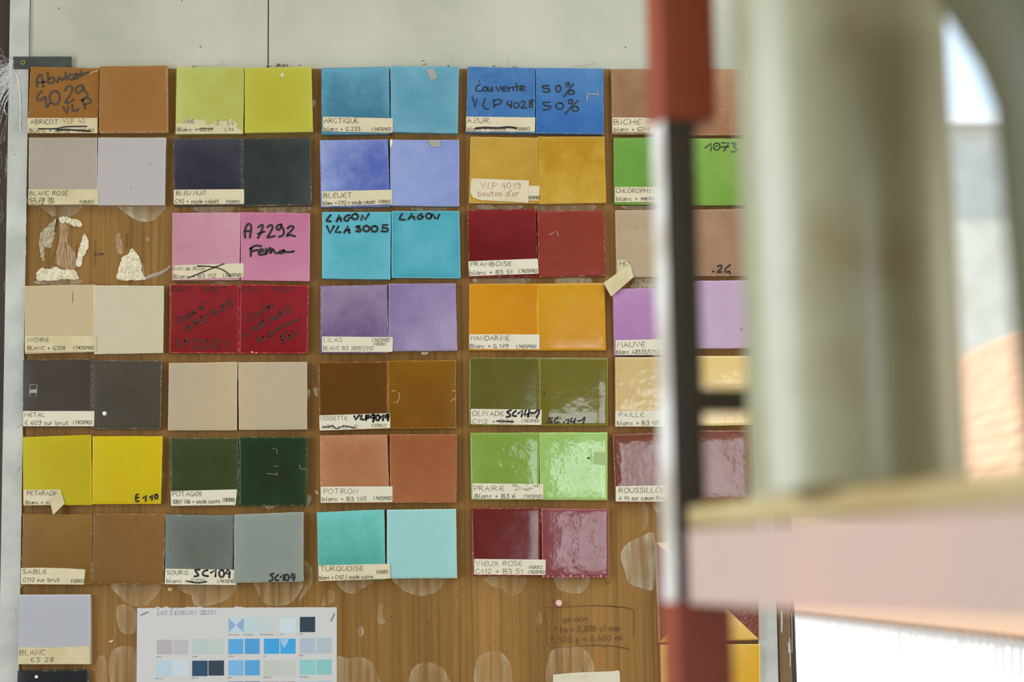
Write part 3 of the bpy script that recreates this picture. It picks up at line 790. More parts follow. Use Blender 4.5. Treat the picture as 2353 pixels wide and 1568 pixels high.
T('hazel2', '890,830 1048,828 1048,984 891,985', (120, 80, 20), (136, 98, 44), 'plain honey brown tile with chipped pale specks', Radial=.4, GradZ=.6, Bias=.2, Rough=.26, Grain=.05, edge=1.4)
T('olive', '1079,822 1238,822 1237,978 1078,978', (98, 86, 32), (88, 84, 36), 'glossy olive tile with a label overwritten in bold black', Mottle=.6, GradZ=.4, Rough=.12, Grain=.03, edge=1.35)
T('olive2', '1239,822 1397,823 1396,978 1239,978', (100, 92, 26), (88, 86, 30), 'glossy olive tile with a black marker code along its foot', Mottle=.6, Rough=.07, Grain=.02, Wave=.1, edge=1.35)
T('straw', '1414,821 1570,821 1572,979 1415,981', (206, 182, 128), (212, 190, 140), 'glossy straw yellow tile with a paper label', Mottle=.4, Rough=.1, Grain=.02, Wave=.25)
T('straw2', '1572,818 1731,818 1734,977 1573,979', (204, 174, 112), (212, 186, 130), 'glossy straw yellow tile without label, behind the rack post', Mottle=.4, Rough=.12, Grain=.02, Wave=.2)
T('lemon', '52,1005 209,1000 210,1161 53,1161', (184, 162, 22), (194, 178, 66), 'lemon yellow tile whose label folds off its foot', GradX=-.7, Radial=.4, Bias=.1, Mottle=.3, Rough=.4, Grain=.02)
T('lemon2', '212,1003 373,1003 369,1158 211,1159', (196, 168, 4), (206, 182, 24), 'bright yellow tile with a black marker code in its corner', GradZ=.6, Mottle=.4, Rough=.35, Grain=.02)
T('garden', '390,1007 547,1007 548,1163 392,1162', (56, 68, 38), (70, 82, 62), 'dark moss green tile with a tilted paper label', Radial=.3, GradZ=.5, Bias=.2, Rough=.3, Grain=.05, edge=1.4)
T('garden2', '549,1005 706,1005 704,1162 549,1163', (36, 48, 36), (40, 68, 40), 'plain bottle green tile with white scratches', Radial=.6, Bias=.1, Rough=.25, Grain=.06, edge=1.45)
T('pumpkin', '735,1001 890,999 895,1156 736,1156', (166, 108, 76), (188, 132, 106), 'pale pumpkin orange tile with a paper label', Radial=.7, Bias=.2, Mottle=.5, Grain=.12, Rough=.45)
T('pumpkin2', '895,998 1050,999 1049,1156 896,1156', (152, 90, 60), (172, 112, 82), 'plain terracotta pumpkin tile', Radial=.4, GradZ=-.5, Mottle=.5, Grain=.14, Rough=.45)
T('meadow', '1081,995 1239,994 1239,1149 1083,1149', (118, 150, 62), (142, 174, 98), 'glossy meadow green tile with a worn paper label', Radial=.4, Mottle=.6, Bias=.2, Rough=.1, Grain=.06, Wave=.3)
T('meadow2', '1240,994 1396,994 1396,1150 1241,1149', (130, 166, 84), (154, 190, 120), 'glossy pale meadow green tile without label', Mottle=.8, GradX=.4, Rough=.1, Grain=.08, Wave=.35)
T('russet', '1408,999 1567,992 1572,1153 1415,1156', (112, 58, 42), (98, 48, 34), 'glossy russet brown tile with a paper label', Radial=.5, Rough=.1, Grain=.04, Wave=.2, edge=1.1)
T('russet2', '1570,990 1732,989 1738,1148 1574,1151', (118, 66, 52), (98, 50, 38), 'glossy russet brown tile without label, behind the rack post', Radial=.4, Rough=.12, Grain=.05, Wave=.2, edge=1.1)
T('sable', '52,1182 212,1183 210,1343 48,1342', (122, 92, 44), (144, 114, 72), 'sandy brown tile with dark specks and a curling label', GradZ=.8, Bias=.3, Mottle=.3, Rough=.35, Grain=.03, Pin=.1)
T('sable2', '214,1181 379,1182 376,1343 211,1341', (132, 92, 54), (152, 104, 66), 'plain tan brown tile with dark specks', GradX=.5, GradZ=.4, Mottle=.4, Rough=.35, Grain=.03, Pin=.09)
T('mouse', '380,1183 537,1185 534,1342 378,1343', (96, 100, 92), (118, 126, 124), 'mouse grey tile with a label overwritten in bold black', Radial=.6, Mottle=.5, Rough=.38, Grain=.06)
T('mouse2', '538,1183 697,1177 697,1337 537,1340', (134, 142, 132), (148, 156, 150), 'pale grey tile with a black marker code in its corner', Radial=.5, Mottle=.4, Rough=.38, Grain=.04, th=.017)
T('turquoise', '728,1178 883,1171 886,1332 732,1336', (86, 170, 162), (116, 204, 198), 'saturated turquoise tile with a tilted paper label', GradZ=.9, Bias=.35, Radial=.3, Grain=.12, Rough=.4, th=.017)
T('turquoise2', '889,1172 1048,1170 1050,1329 889,1330', (146, 200, 196), (156, 210, 206), 'plain pale turquoise tile', Mottle=.3, Rough=.22, Grain=.02, Wave=.05, th=.016)
T('old_rose', '1083,1169 1242,1167 1242,1324 1087,1324', (104, 42, 40), (112, 48, 50), 'old rose maroon tile with a white paper label', Mottle=.5, Rough=.14, Grain=.03, Wave=.08, edge=1.4)
T('old_rose2', '1244,1169 1399,1170 1399,1327 1246,1328', (112, 50, 54), (124, 64, 70), 'glossy old rose maroon tile with a ragged blistered foot', Mottle=.6, Rough=.14, Grain=.04, Wave=.3, edge=1.35)
T('white', '45,1367 207,1367 207,1527 41,1527', (184, 187, 194), (190, 192, 198), 'cold white tile with a yellowed label across its foot', Mottle=.3, Rough=.4, Grain=.02)
T('black', '40,1542 203,1541 203,1698 38,1698', (24, 27, 33), (40, 44, 46), 'black tile below the cold white one', Radial=.3, Bias=.1, Rough=.25, Grain=.05)
del TILES['black'][0]['group']; del TILES['white'][0]['group']

# the big hourglass tile and the yellow tile under it
t = NT('hourglass_glaze')
co = t.n('ShaderNodeTexCoord'); spx = t.n('ShaderNodeSeparateXYZ'); t.l(co.outputs['Generated'], spx.inputs[0])
def mth(t, op, a, b):
    nd = t.n('ShaderNodeMath', operation=op)
    for i, v in enumerate((a, b)):
        if isinstance(v, (int, float)): nd.inputs[i].default_value = v
        elif v is not None: t.l(v, nd.inputs[i])
    return nd.outputs[0]
ax = mth(t, 'ABSOLUTE', mth(t, 'SUBTRACT', spx.outputs[0], .5), None); az = mth(t, 'ABSOLUTE', mth(t, 'SUBTRACT', spx.outputs[2], .5), None)
gx = mth(t, 'GREATER_THAN', ax, az)
mx = t.n('ShaderNodeMix', data_type='RGBA'); mx.inputs[6].default_value = alb((206, 166, 84)); mx.inputs[7].default_value = alb((104, 50, 36))
t.l(gx, mx.inputs[0]); t.l(mx.outputs[2], t.b.inputs['Base Color']); t.b.inputs['Roughness'].default_value = .16
nz = t.n('ShaderNodeTexNoise'); nz.inputs['Scale'].default_value = 260; nz.inputs['Detail'].default_value = 2; t.l(co.outputs['Object'], nz.inputs['Vector'])
bp = t.n('ShaderNodeBump'); bp.inputs['Distance'].default_value = .002; t.l(nz.outputs['Fac'], bp.inputs['Height'])
t.l(mth(t, 'MULTIPLY', gx, .5), bp.inputs['Strength']); t.l(bp.outputs[0], t.b.inputs['Normal'])
hour = tile('glazed_tile', hexes('1507,1246 1742,1246 1745,1472 1516,1479'), t.m, (simple('hg_rim', (150, 104, 60)), BODY), 'large tile quartered diagonally in yellow and glossy red brown', .016)
ylo = tile('glazed_tile', hexes('1518,1482 1746,1481 1750,1706 1524,1706'), glaze('ochre_glaze', (196, 152, 46), (218, 184, 96), Mottle=1.0, GradX=-1.2, Rough=.2, Wave=.3, Grain=.04), (simple('oc_rim', (214, 186, 110)), BODY), 'large ochre yellow tile under the diagonally quartered one', .014)
TILES['hour'], TILES['ochre'] = (hour, YB - .016), (ylo, YB - .014)

# ------------------------------------------------------------------ labels and handwriting
LIFT = .0009
def round_poly(q, r=3.0):
    out = []
    n = len(q)
    for i in range(n):
        a, b, c = q[i - 1], q[i], q[(i + 1) % n]
        la, lc = math.dist(a, b), math.dist(c, b)
        p1 = (b[0] + (a[0] - b[0]) * r / la, b[1] + (a[1] - b[1]) * r / la)
        p2 = (b[0] + (c[0] - b[0]) * r / lc, b[1] + (c[1] - b[1]) * r / lc)
        m = tuple((p1[k] + p2[k]) / 4 + b[k] / 2 for k in (0, 1))
        out += [p1, m, p2]
    return out

def strokes_obj(name, sts, w, y, m, parent):
    return mk(name, join(*[ribbon(q, w, y) for q in sts]), m, parent)

def marker(key, sts, w, m='marker'):
    o, yf = TILES[key]
    return strokes_obj('handwriting', sts, w, yf - .0006, M[m], o)

def label(key, pts, lines, mat='paper', r=2.5, lift=LIFT, strikes=(), bold=None, ang=0.0):
    """paper label on a tile: outline in pixels, lines = (text, x, baseline, height, width[, material, angle])"""
    o, yf = TILES[key]
    q = [tuple(p) for p in pts]
    q = round_poly(q, r) if r else q
    lb = mk('paper_label', pxprism(q, yf - lift, .0003), M[mat], o)
    y = yf - lift - .0002
    bym = {}
    for ln in lines:
        txt, x, by, h, w = ln[:5]
        m = ln[5] if len(ln) > 5 else 'ink'
        a = ln[6] if len(ln) > 6 else ang
        bym.setdefault(m, []).extend(text_strokes(txt, x, by, h, w, a))
    for m, sts in bym.items():
        strokes_obj('handwriting', sts, 1.15, y, M[m], lb)
    if strikes:
        mk('strike_out', join(*[ribbon(q, w, y - .00015) for sts, w in strikes for q in sts]), M['marker'], lb)
    if bold:
        strokes_obj('bold_code', bold[0], bold[1], y - .00015, M['marker'], lb)
    return lb

def q4(s): return [tuple(float(v) for v in p.split(',')) for p in s.split()]
LH = "L'HOSPIED"
label('abricot', q4('63,271 224,271 224,306 63,305.5'), [("ABRICOT", 71, 285, 10, 61), ("VLP 40", 145, 283, 11, 50, 'redpen'), ("BLANC + A6752", 68, 304, 8, 92), ("FERRO", 182, 304, 7.5, 34)], 'paper_old', 1.5,
      strikes=[(traced('A', "350,768 500,768 600,750 780,747"), 3.2), (traced('A', "515,780 620,778 810,790"), 4)])
label('rose_white', q4('65,435 227,435 226,470 65,470.5'), [("BLANC ROS\u00c9", 69, 449, 9.5, 86), ("ES 28 3P", 68.5, 461.5, 7, 55), ("C112 1P", 69, 469, 6.5, 55), ("FERRO", 184, 468, 7, 31)], 'paper_old', .6)
label('anise', poly('B', '131,735 135,640 200,642 205,602 300,600 345,612 400,615 420,660 470,640 500,615 560,625 600,610 640,600 655,620 690,650 680,680 720,695 738,732'),
      [("IISE.", 423, 283, 8, 26), ("3 . 54", 496, 287, 10, 40, 'pencil'), ("Blanc + G247", 407, 301.5, 8, 82), ("L'H", 517, 301, 7, 18)], 'paper_old', 0, strikes=[(traced('B', "325,695 390,690 465,690"), 1.6)])
label('night', q4('399,436 561,435 561,469 399.5,470'), [("BLEU NUIT", 405, 448.5, 9.5, 69), ("C112 + oxyde cobalt", 403, 467, 9, 99), ("FERRO", 520.5, 467, 6.5, 31)])
label('arctique', q4('742,268 903,272 902,305 742,302'), [("ARCTIQUE", 745, 282.5, 10.5, 78), ("blanc + G 233", 745, 301, 9, 82), (LH, 855, 301, 7.5, 43)])
label('bleuet', q4('740,440 901,436 901,469.5 740,474'), [("BLEUET", 743, 455, 11, 65, 'ink', -1), ("blanc + C112 + oxyde cobalt", 743, 471, 8.5, 119, 'ink', -1.5), ("FERRO", 870.5, 467.4, 7, 27)])
label('azur', q4('1071,268 1230,270 1229,303 1071,302'), [("AZUR.", 1074, 282.5, 11, 54), ("blanc + A5356", 1074, 300, 8, 88), ("FERRO", 1187, 300, 7, 30)], 'paper', 1, strikes=[(traced('D', "212,686 300,680 400,684 500,676 572,684"), 5)])
label('gold', q4('1180,427 1240,427 1239,461 1180,461'), [("HOSPIED", 1215.5, 458, 7, 24)], 'paper', 1.5)
label('gold', q4('1083,410 1216,415 1214,466 1104,460 1086,454 1081,441'), [("VLP 4019", 1106, 433, 13, 90, 'redpen'), ("bouton d'or", 1099, 451, 13, 93, 'redpen')], 'paper', 2, lift=.0015)
label('biche', q4('1407,270 1562,271 1562,304 1407,304'), [("BICHE", 1411, 286, 11.5, 61), ("blanc + G214", 1411, 301.5, 8.5, 82), (LH, 1518, 301, 7, 40)], 'paper', 1)
label('leaf', q4('1413.5,430 1567,430 1567,464 1413,464.5'), [("CHLOROPHYLLE", 1416, 443, 10, 106), ("blanc + A6753", 1417, 461, 9, 95)], 'paper', 1, strikes=[(traced('E', "440,1315 580,1325"), 1.2), (traced('E', "575,1290 600,1270 615,1300 640,1285"), 1.1)])
label('pink', q4('397.5,610 560.5,605 560,638 398,643'), [("EAU de ROSE", 399, 621, 8, 73, 'pencil'), ("Blanc + B3 112", 399, 640.5, 9, 96, 'ink', -1.5), (LH, 513, 637, 7.5, 43, 'ink', -1)],
      strikes=[(traced('G', "328,555 430,558 520,575 590,610 628,650|245,662 400,600 500,560 568,535"), 2.8)])
label('ivory', q4('57,772 222,772 221,808 57,809'), [("IVOIRE", 64, 786, 9, 48), ("BLANC + G338", 63, 804, 8, 87), (LH, 169, 803, 7, 46)], 'paper_old', .8)
label('metal', q4('53,945 217,945 216,980 53,980'), [("METAL", 57, 958, 9, 46), ("E 609 sur brut", 58, 977, 10, 98), (LH, 168, 975, 8, 43)], 'paper_white', 1.5)
label('lemon', q4('54,1126 139,1126 143,1139 120,1161 55,1162'), [("PETARADE", 62.5, 1139, 10, 68), ("Blanc + A4", 59, 1159, 8, 58)], 'paper', 0)
label('garden', q4('392,1129 545,1125 541,1161 393,1163'), [("POTAGER", 396, 1140.5, 10, 68), ("10BM 786 + oxyde cuivre", 397, 1158.5, 9.5, 108, 'ink', -1), (LH, 512, 1153.5, 8, 27)], 'paper_white', 2)
label('mouse', q4('380,1307.5 545,1310 543,1345 378,1343'), [("SOURIS", 384, 1321, 9, 48), ("blanc + G225", 382.5, 1339.5, 8.5, 88), (LH, 500, 1340, 7, 42)], 'paper_white', 2, strikes=[(traced('b', "235,678 320,692 400,682"), 3.6)],
      bold=(traced('b', "340,575 302,578 318,605 330,628 295,635|410,580 378,590 370,622 415,633|-440,603 485,577 480,635|o535,610 22,32|-590,575 570,612 608,610|-605,590 602,645"), 4.6))
label('turquoise', q4('732,1300 896,1296 897,1330 732,1336'), [("TURQUOISE", 737, 1313, 10.5, 97, 'ink', -.6), ("blanc + C112 / oxyde cuivre", 734, 1332, 8.5, 123, 'ink', -1.2), ("FERRO", 866, 1319, 7.5, 26)])
label('sable', q4('48,1306 91,1305 150,1306.5 196,1309 193,1344 48,1343'), [("SABLE", 53, 1319, 9.5, 54), ("C112 sur brut", 54, 1337, 9, 82), ("FERRO", 164, 1340, 8, 29)], 'paper', .8)
label('lilac', q4('740,773.5 903,775 902,809 740,809'), [("LILAS", 743, 786, 9.5, 43, 'pencil'), (LH, 855, 786, 8, 41, 'pencil'), ("FERRO", 860, 794.5, 6.5, 26, 'pencil'), ("BLANC B3 389/C112", 743, 804.5, 8.5, 114, 'pencil')], 'paper_white', 2)
label('hazel', q4('733.5,955 896.5,950 897,984 734.5,990'), [("NOISETTE", 736.6, 965.6, 9, 61, 'pencil'), ("A94 s brut", 740, 986, 9, 81, 'pencil', -1), ("FERRO", 855, 982, 7, 32, 'pencil')], 'paper_white', 2, strikes=[(traced('M', "85,674 150,670 175,660 210,688 270,665 310,668 375,682"), 2.6)],
      bold=(traced('M', "-370,575 380,608 412,568|-435,570 425,605 452,605|-476,570 474,610|476,572 502,570 498,590 478,592|-536,560 515,590 548,592|-550,565 540,625|o580,590 17,24|-605,588 630,560 627,612|672,560 650,570 655,590 676,580|-678,562 672,614"), 5))
label('pumpkin', q4('737,1119 902,1118 902,1154 737,1156'), [("POTIRON", 744, 1135, 11, 77, 'pencil'), ("blanc + B3 175", 740, 1151.5, 9, 101), (LH, 859, 1149, 7.5, 41)], 'paper_white', 2)
label('raspberry', q4('1076,600.6 1236,594.5 1238,629 1078,635'), [("FRAMBOISE", 1081, 612, 9.5, 94, 'ink', -.8), ("blanc + B3 51", 1079.5, 631.5, 9.5, 97, 'ink', -1), (LH, 1192.5, 627, 7.5, 43, 'ink', -1)], 'paper_white', 2.5)
label('mandarin', q4('1078,768.5 1240,769 1240,803 1078,802'), [("MANDARINE", 1081.6, 782.5, 10.5, 89), ("Blanc + G 179", 1080, 800, 9, 87), (LH, 1187, 800, 7, 45)], 'paper_white', 2)
label('olive', q4('1081.6,940 1245,942 1244,977 1082,975'), [("OLIVADE", 1085, 956, 11, 72), ("C112 + B36", 1084.6, 973, 9, 94, 'pencil'), (LH, 1198.7, 971, 7, 40, 'pencil'), ("FERRO", 1199, 959, 6.5, 33, 'pencil')], 'paper_white', 2, strikes=[(traced('N', "400,620 470,622 545,625"), 3.6)],
      bold=(traced('N', "525,522 490,538 512,555 517,578 485,582|570,528 545,548 543,570 572,575|-590,552 630,520 620,580|-660,520 645,562 682,556|-692,520 680,582|705,545 740,545 772,518 778,545 757,590"), 4.4))
label('meadow', q4('1086,1111 1248.7,1113 1248.5,1147 1085.5,1147'), [("PRAIRIE", 1090, 1128, 11, 69, 'pencil'), ("Blanc + B3 6", 1090.5, 1145, 9.5, 93), (LH, 1203, 1145, 7.5, 43, 'pencil')], 'paper_white', 2)
label('old_rose', q4('1089.5,1285 1254,1286.7 1253.4,1322 1089.5,1321'), [("VIEUX ROSE", 1094, 1300.5, 10.5, 106, 'pencil'), ("C112 + B3 51", 1093, 1318.5, 10.5, 108, 'pencil'), ("FERRO", 1217, 1308, 7, 29, 'pencil'), (LH, 1214, 1318.5, 7, 38, 'pencil')], 'paper_white', 2)
label('sand_pink', q4('1419.5,597.6 1444,597.6 1452,622 1419,628'), [("HO", 1424, 611.6, 11.5, 21)], 'paper_old', 0)
label('mauve', q4('1415,782 1563,779 1563,816 1415,816'), [("MAUVE", 1418.7, 798, 11.5, 63, 'ink', -.5), ("blanc A8333/C112", 1417, 813.5, 9.5, 98)], 'paper_white', 1)
label('straw', q4('1414,945 1565,944 1565,981 1414,980'), [("PAILLE", 1422.5, 958, 10, 57, 'pencil'), ("blanc + B3 181", 1418.7, 977, 9.5, 98), ("L'H", 1528, 977, 8, 18, 'pencil')], 'paper_white', .8)
label('russet', q4('1415,1118 1564,1115 1564,1153 1415,1153'), [("ROUSSILLON", 1422.5, 1133, 11, 106, 'ink', -.6), ("A 74 sur canon Rouge", 1422.5, 1149.5, 9, 117)], 'paper_white', 1.2)
label('white', q4('43,1488 120,1489 190,1485 205.5,1487.5 207,1527 41,1527'), [("BLANC", 45, 1505.5, 11.5, 59), ("ES 28", 71.5, 1522, 10, 51)], 'paper_old', .8)

# two label ends that have come loose and folded over
def flap(key, pts, lifts, m='paper_old'):
    o, yf = TILES[key]
    top = [P(x, y, yf - .0014 - l) for (x, y), l in zip(pts, lifts)]
    n = len(pts) // 2
    V = top + [p + Vector((0, .0003, 0)) for p in top]
    N = len(top)
    fc = []
    for i in range(n - 1):
        a, b, c, d = i, i + 1, N - 2 - i, N - 1 - i
        fc += [(a, d, c, b), (N + a, N + b, N + c, N + d)]
    rim = list(range(N))
    fc += [(rim[i], rim[(i + 1) % N], N + rim[(i + 1) % N], N + rim[i]) for i in range(N)]
    return mk('loose_label_end', (V, fc), M[m], o)
flap('sand_pink', q4('1387,650 1418,628 1448,606 1456,637 1432,658 1404,682'), [.006, .004, .0005, .0005, .004, .007])
flap('lemon', q4('115,1154 127,1138 139,1126 149,1157 136,1170 122,1184'), [.003, .006, .0005, .001, .008, .006])

# marker writing straight on the glazes
marker('abricot', traced('A', "335,390 330,340 345,295 365,280 380,310 388,390|-340,352 410,345|427,262 432,310 435,355 465,355 490,335 480,305 440,320|515,350 525,315 535,300 555,332 575,308|-590,282 598,325|-591,262 592,264|650,275 622,285 618,310 640,325 668,312|685,275 665,290 675,318 700,312 705,280 690,272|-725,250 737,300|-690,292 800,258"
    "|375,430 345,460 335,500 360,515 408,478 412,530 420,575 445,538|o493,487 46,62|585,425 610,385 645,388 650,420 620,480 588,530 620,535 662,505|735,375 695,390 680,425 705,445 740,420 745,375 760,420 790,460 770,490 735,510|-570,575 602,630 615,565|650,555 655,600 680,608 705,592|-745,515 768,588|735,512 775,490 810,500 815,530 760,552"), 4.2, 'marker_soft')
marker('azur', traced('D', "-238,262 240,264|250,290 215,310 212,345 240,352 268,345|o292,330 18,20|318,315 322,348 345,345 352,312 358,352|-392,312 412,352 435,310|448,330 478,325 470,308 450,320 450,350 482,348|-500,310 505,352|508,325 540,316 548,345|-575,280 580,350|-545,315 625,303|600,332 645,322 640,305 615,315 612,345 650,342"
    "|-178,405 205,500 215,425|295,415 275,470 290,508 322,512|-372,430 375,500|365,438 410,425 440,440 425,465 380,475|505,440 490,470 530,482|-532,440 525,500|o575,478 24,26|615,455 640,440 652,462 618,503 665,500|720,430 690,442 718,470 715,497 690,490 700,465 728,435"), 2.9)
marker('azur2', traced('D', "868,300 808,305 825,325 870,330 875,350 845,360 812,352|o952,328 22,30|o1038,290 15,18|1088,285 1048,340 1003,402|o1068,362 28,18|875,450 818,455 830,480 880,485 880,505 850,518 815,520|o965,485 35,28|o1062,445 18,20|1130,437 1070,490 1015,560|o1105,510 30,22"), 3.2)
mk('tape_scar', join(*[ribbon(q, 2.4, YB - TH - .0006) for q in traced('D', "-1222,375 1310,378|-1312,352 1308,398|-1215,370 1212,440")]), M['tape_scar'], TILES['azur2'][0])
marker('pink2', traced('G', "758,298 755,240 775,185 795,175 812,200 800,298|-752,242 812,240|875,205 905,185 918,195 900,250 873,302|-872,265 930,245|958,205 985,185 1005,205 975,270 960,298 1022,285|1080,180 1050,190 1040,215 1060,230 1080,205 1085,180|1085,195 1107,240 1095,280 1062,290|1140,215 1165,195 1195,205 1170,240 1140,270 1135,285 1160,275 1208,288"
    "|-808,465 812,388|802,402 850,372 900,376|-810,424 868,410|880,430 915,425 915,405 890,410 880,445 905,455 942,440|945,400 945,450 972,400 988,395 985,440 1008,402 1022,430 1045,440 1065,430|1105,412 1065,428 1080,441 1120,425|1100,415 1140,430 1195,423"), 4.8)
marker('lagoon', traced('H', "155,97 135,120 120,148 155,152|-210,155 232,95 250,150|-215,135 250,125|325,95 290,110 280,140 310,148 322,125 345,118|o375,110 28,25|-432,140 440,95 468,138 500,85|-122,195 150,260 185,195|-225,200 198,250 245,250|-278,255 310,195 325,258|-285,235 325,230|385,200 420,195 398,215 425,225 420,245 385,240|o477,218 28,26|o550,220 28,26|-668,185 625,185 625,213|625,213 660,213 672,232 655,245 615,240"), 4.8)
marker('lagoon2', traced('H', "800,85 785,110 778,135 825,138|-855,135 885,82 912,135|-865,118 910,112|975,85 945,105 942,128 970,130 990,108 975,108|o1040,105 25,24|-1055,125 1075,85 1098,125|-1135,92 1118,128"), 4.6)
GAZ = "135,740 100,750 95,780 125,780 150,760|-155,785 175,735 205,780|-160,765 205,762|-230,735 275,735 225,780 298,775|400,740 375,755 400,770 415,745 425,790|460,735 445,775 470,785 480,765 450,765|o505,765 22,25|o568,742 10,10"
marker('crimson', traced('G', GAZ), 2.2, 'marker_red')
marker('crimson', traced('G', "165,1010 135,1025 140,1065 180,1060|190,1010 195,1045 220,1035 225,1000 234,1030|-245,990 255,1020|-238,945 240,948|262,980 275,1010 285,975|290,985 310,965 295,955 285,980 312,975|350,925 345,945 370,940 375,915 350,920 385,945|-355,890 390,885"
    "|240,1090 215,1105 225,1138 250,1110 243,1093 285,1098 268,1122|275,1050 310,1045 318,1090|-290,1076 332,1065|o360,1035 20,28|-418,985 412,1070|480,950 450,968 470,988 495,958 510,978 482,1005|540,915 565,905 550,930 572,955 547,962 555,930 540,915|o612,895 22,32"
    "|165,1215 130,1225 155,1250 160,1280 125,1285|-212,1225 210,1290|205,1230 250,1220 250,1245 215,1255|290,1225 345,1220 350,1245 315,1280 308,1300 352,1300|o405,1260 25,40|470,1235 500,1215 525,1235 500,1270 468,1292 522,1297|-575,1255 605,1220 600,1290"), 4.0, 'marker_red')
marker('crimson2', traced('G', GAZ, 627, 4), 2.2, 'marker_red')
marker('crimson2', traced('G', "800,980 765,1000 765,1040 790,1055 830,1030|830,985 845,1020 870,1005 880,965 892,1000|-905,950 915,985|-905,900 907,903|930,925 945,965 962,920|968,930 990,905 975,900 968,930 1015,910|745,1165 745,1190 775,1185 780,1160 800,1182|835,1105 810,1120 830,1135 850,1105 872,1150|865,1082 892,1070 880,1120|o912,1075 18,30|-975,1010 975,1090|1025,1010 1000,1025 1020,1040 1045,1005 1052,1042"
    "|1060,970 1085,960 1075,990 1095,1010 1070,1015 1075,985 1060,970|o1140,955 22,32|-862,1200 872,1250 898,1235|o915,1210 15,15|-960,1160 1002,1222|960,1160 985,1140 992,1175 972,1190|1010,1175 1012,1150 1030,1130|o1050,1125 12,15|-1080,1070 1085,1120|1085,1115 1105,1090 1120,1080 1135,1095 1150,1065 1165,1085 1180,1055 1195,1065 1215,1035 1225,1050 1250,1028"
    "|-1075,1185 1105,1260|-1070,1192 1130,1150|-1090,1220 1125,1205|o1150,1200 15,20|-1175,1165 1182,1200|-1175,1135 1177,1137|1235,1140 1205,1160 1235,1168 1210,1185"), 3.8, 'marker_red')
marker('leaf2', traced('E', "-1020,862 1075,820 1072,885|o1125,850 28,32|-1118,850 1130,846|-1170,815 1235,820 1190,890|-1165,855 1235,850|1262,820 1300,825 1275,850 1302,870 1285,900 1255,895"), 2.8)
marker('sand_pink2', traced('J', "-1090,602 1094,606|1135,557 1165,548 1165,578 1130,611 1168,608|1245,545 1205,580 1205,610 1240,602|-1241,618 1246,622"), 4.0)
marker('olive2', traced('N', "900,590 865,600 885,615 900,630 850,632|950,585 920,605 925,632 960,630|-1002,629 1005,631|-1020,612 1045,600 1040,640|1075,595 1060,625 1095,625|-1105,598 1095,640|1130,620 1165,612 1192,585 1175,645"), 3.4)
marker('mouse2', traced('b', "995,610 965,620 985,640 980,670 955,675|1035,620 1010,645 1015,670 1037,668|-1055,642 1085,615 1080,670|o1110,645 18,28|-1160,610 1145,647 1182,642|-1177,618 1170,672"), 4.2)
marker('lemon2', traced('K', "1245,1280 1225,1290 1225,1340 1250,1342|-1225,1312 1248,1308|-1290,1312 1315,1290 1312,1340|-1350,1307 1372,1285 1368,1330|o1407,1300 13,20"), 4.2)

# small marks on the glazes: scars, dots, chips, worn patches
def mark(key, name, vf, m):
    return mk(name, vf, M[m], TILES[key][0])
def yt(key, d=.0006): return TILES[key][1] - d
def dot(key, x, y, r, m='white_chip', name='white_dot', d=.0006):
    return mark(key, name, pxprism([(x + r * math.cos(a * math.pi / 6), y + r * math.sin(a * math.pi / 6)) for a in range(12)], yt(key, d), .0002), m)
dot('metal2', 240, 950.5, 4.9)
dot('black', 83.5, 1556, 3.8)
dot('anise2', 649, 172, 3.8, name='chip'); dot('anise2', 650, 172, 1.2, 'marker', 'chip_core', .0009)
dot('sand_pink', 1525, 620, 2.6, name='chip'); dot('sand_pink', 1525, 620, 1.1, 'marker', 'chip_core', .0009)
mark('metal', 'tape_scar', join(*[ribbon(q, 1.2, yt('metal')) for q in traced('K', "-272,290 335,292 328,385 318,398|-272,290 265,395 280,396")], pxprism(poly('K', '270,338 332,332 330,365 268,368'), yt('metal'), .0002)), 'tape_scar')
mark('arctique2', 'tape_scar', pxprism(poly('C', '1020,160 1085,150 1115,230 1060,255'), yt('arctique2'), .0002), 'tape_scar')
mark('bleuet2', 'tape_scar', pxprism(poly('C', '1025,790 1145,795 1140,855 1060,850'), yt('bleuet2'), .0002), 'tape_scar')
mark('meadow2', 'tape_scar', pxprism(poly('N', '1280,895 1390,905 1385,1018 1265,1005'), yt('meadow2'), .0002), 'matt_scar')
mark('bleuet2', 'chip', blob(poly('C', '692,795 712,787 710,820 700,850 692,850'), yt('bleuet2', .0003), jit=.3), 'white_chip')
mark('garden2', 'scratch', join(*[ribbon(q, .9, yt('garden2')) for q in traced('L', "1005,868 1030,865|1040,870 1048,915|950,1092 1010,1096 1045,1102|1040,1085 1050,1112|1245,1015 1260,1050 1305,1045|1020,1028 1060,1024")]), 'tape_scar')
mark('raspberry2', 'scratch', join(*[ribbon(q, 1.6, yt('raspberry2')) for q in traced('I', "870,275 890,262 915,258|930,240 945,262 955,280")]), 'tape_scar')
mark('hazel2', 'scratch', join(*[ribbon(q, 1.0, yt('hazel2')) for q in traced('M', "705,350 740,345|720,450 755,450 775,400 770,360|1235,440 1280,410|1250,345 1280,350")]), 'glue')
mark('meadow', 'worn_patch', join(*[blob([(x + RND.uniform(-9, 9) + 5 * math.cos(a), y + 3 * math.sin(a)) for a in (0, 1.2, 2.4, 3.6, 4.8)], yt('meadow', LIFT + .0004), .0001, 3, .5) for x, y in ((1180, 1116), (1195, 1120), (1205, 1126), (1220, 1122), (1212, 1116), (1230, 1118), (1190, 1127))]), 'worn')
dot('meadow2', 1352, 1053, 2.6, 'marker', 'dark_speck'); dot('olive2', 1251, 905, 2.3, 'marker', 'dark_speck')
dot('mauve2', 1704, 757, 2.4, 'graphite', 'dark_speck'); dot('mauve', 1513, 664, 2.6, 'graphite', 'dark_speck')
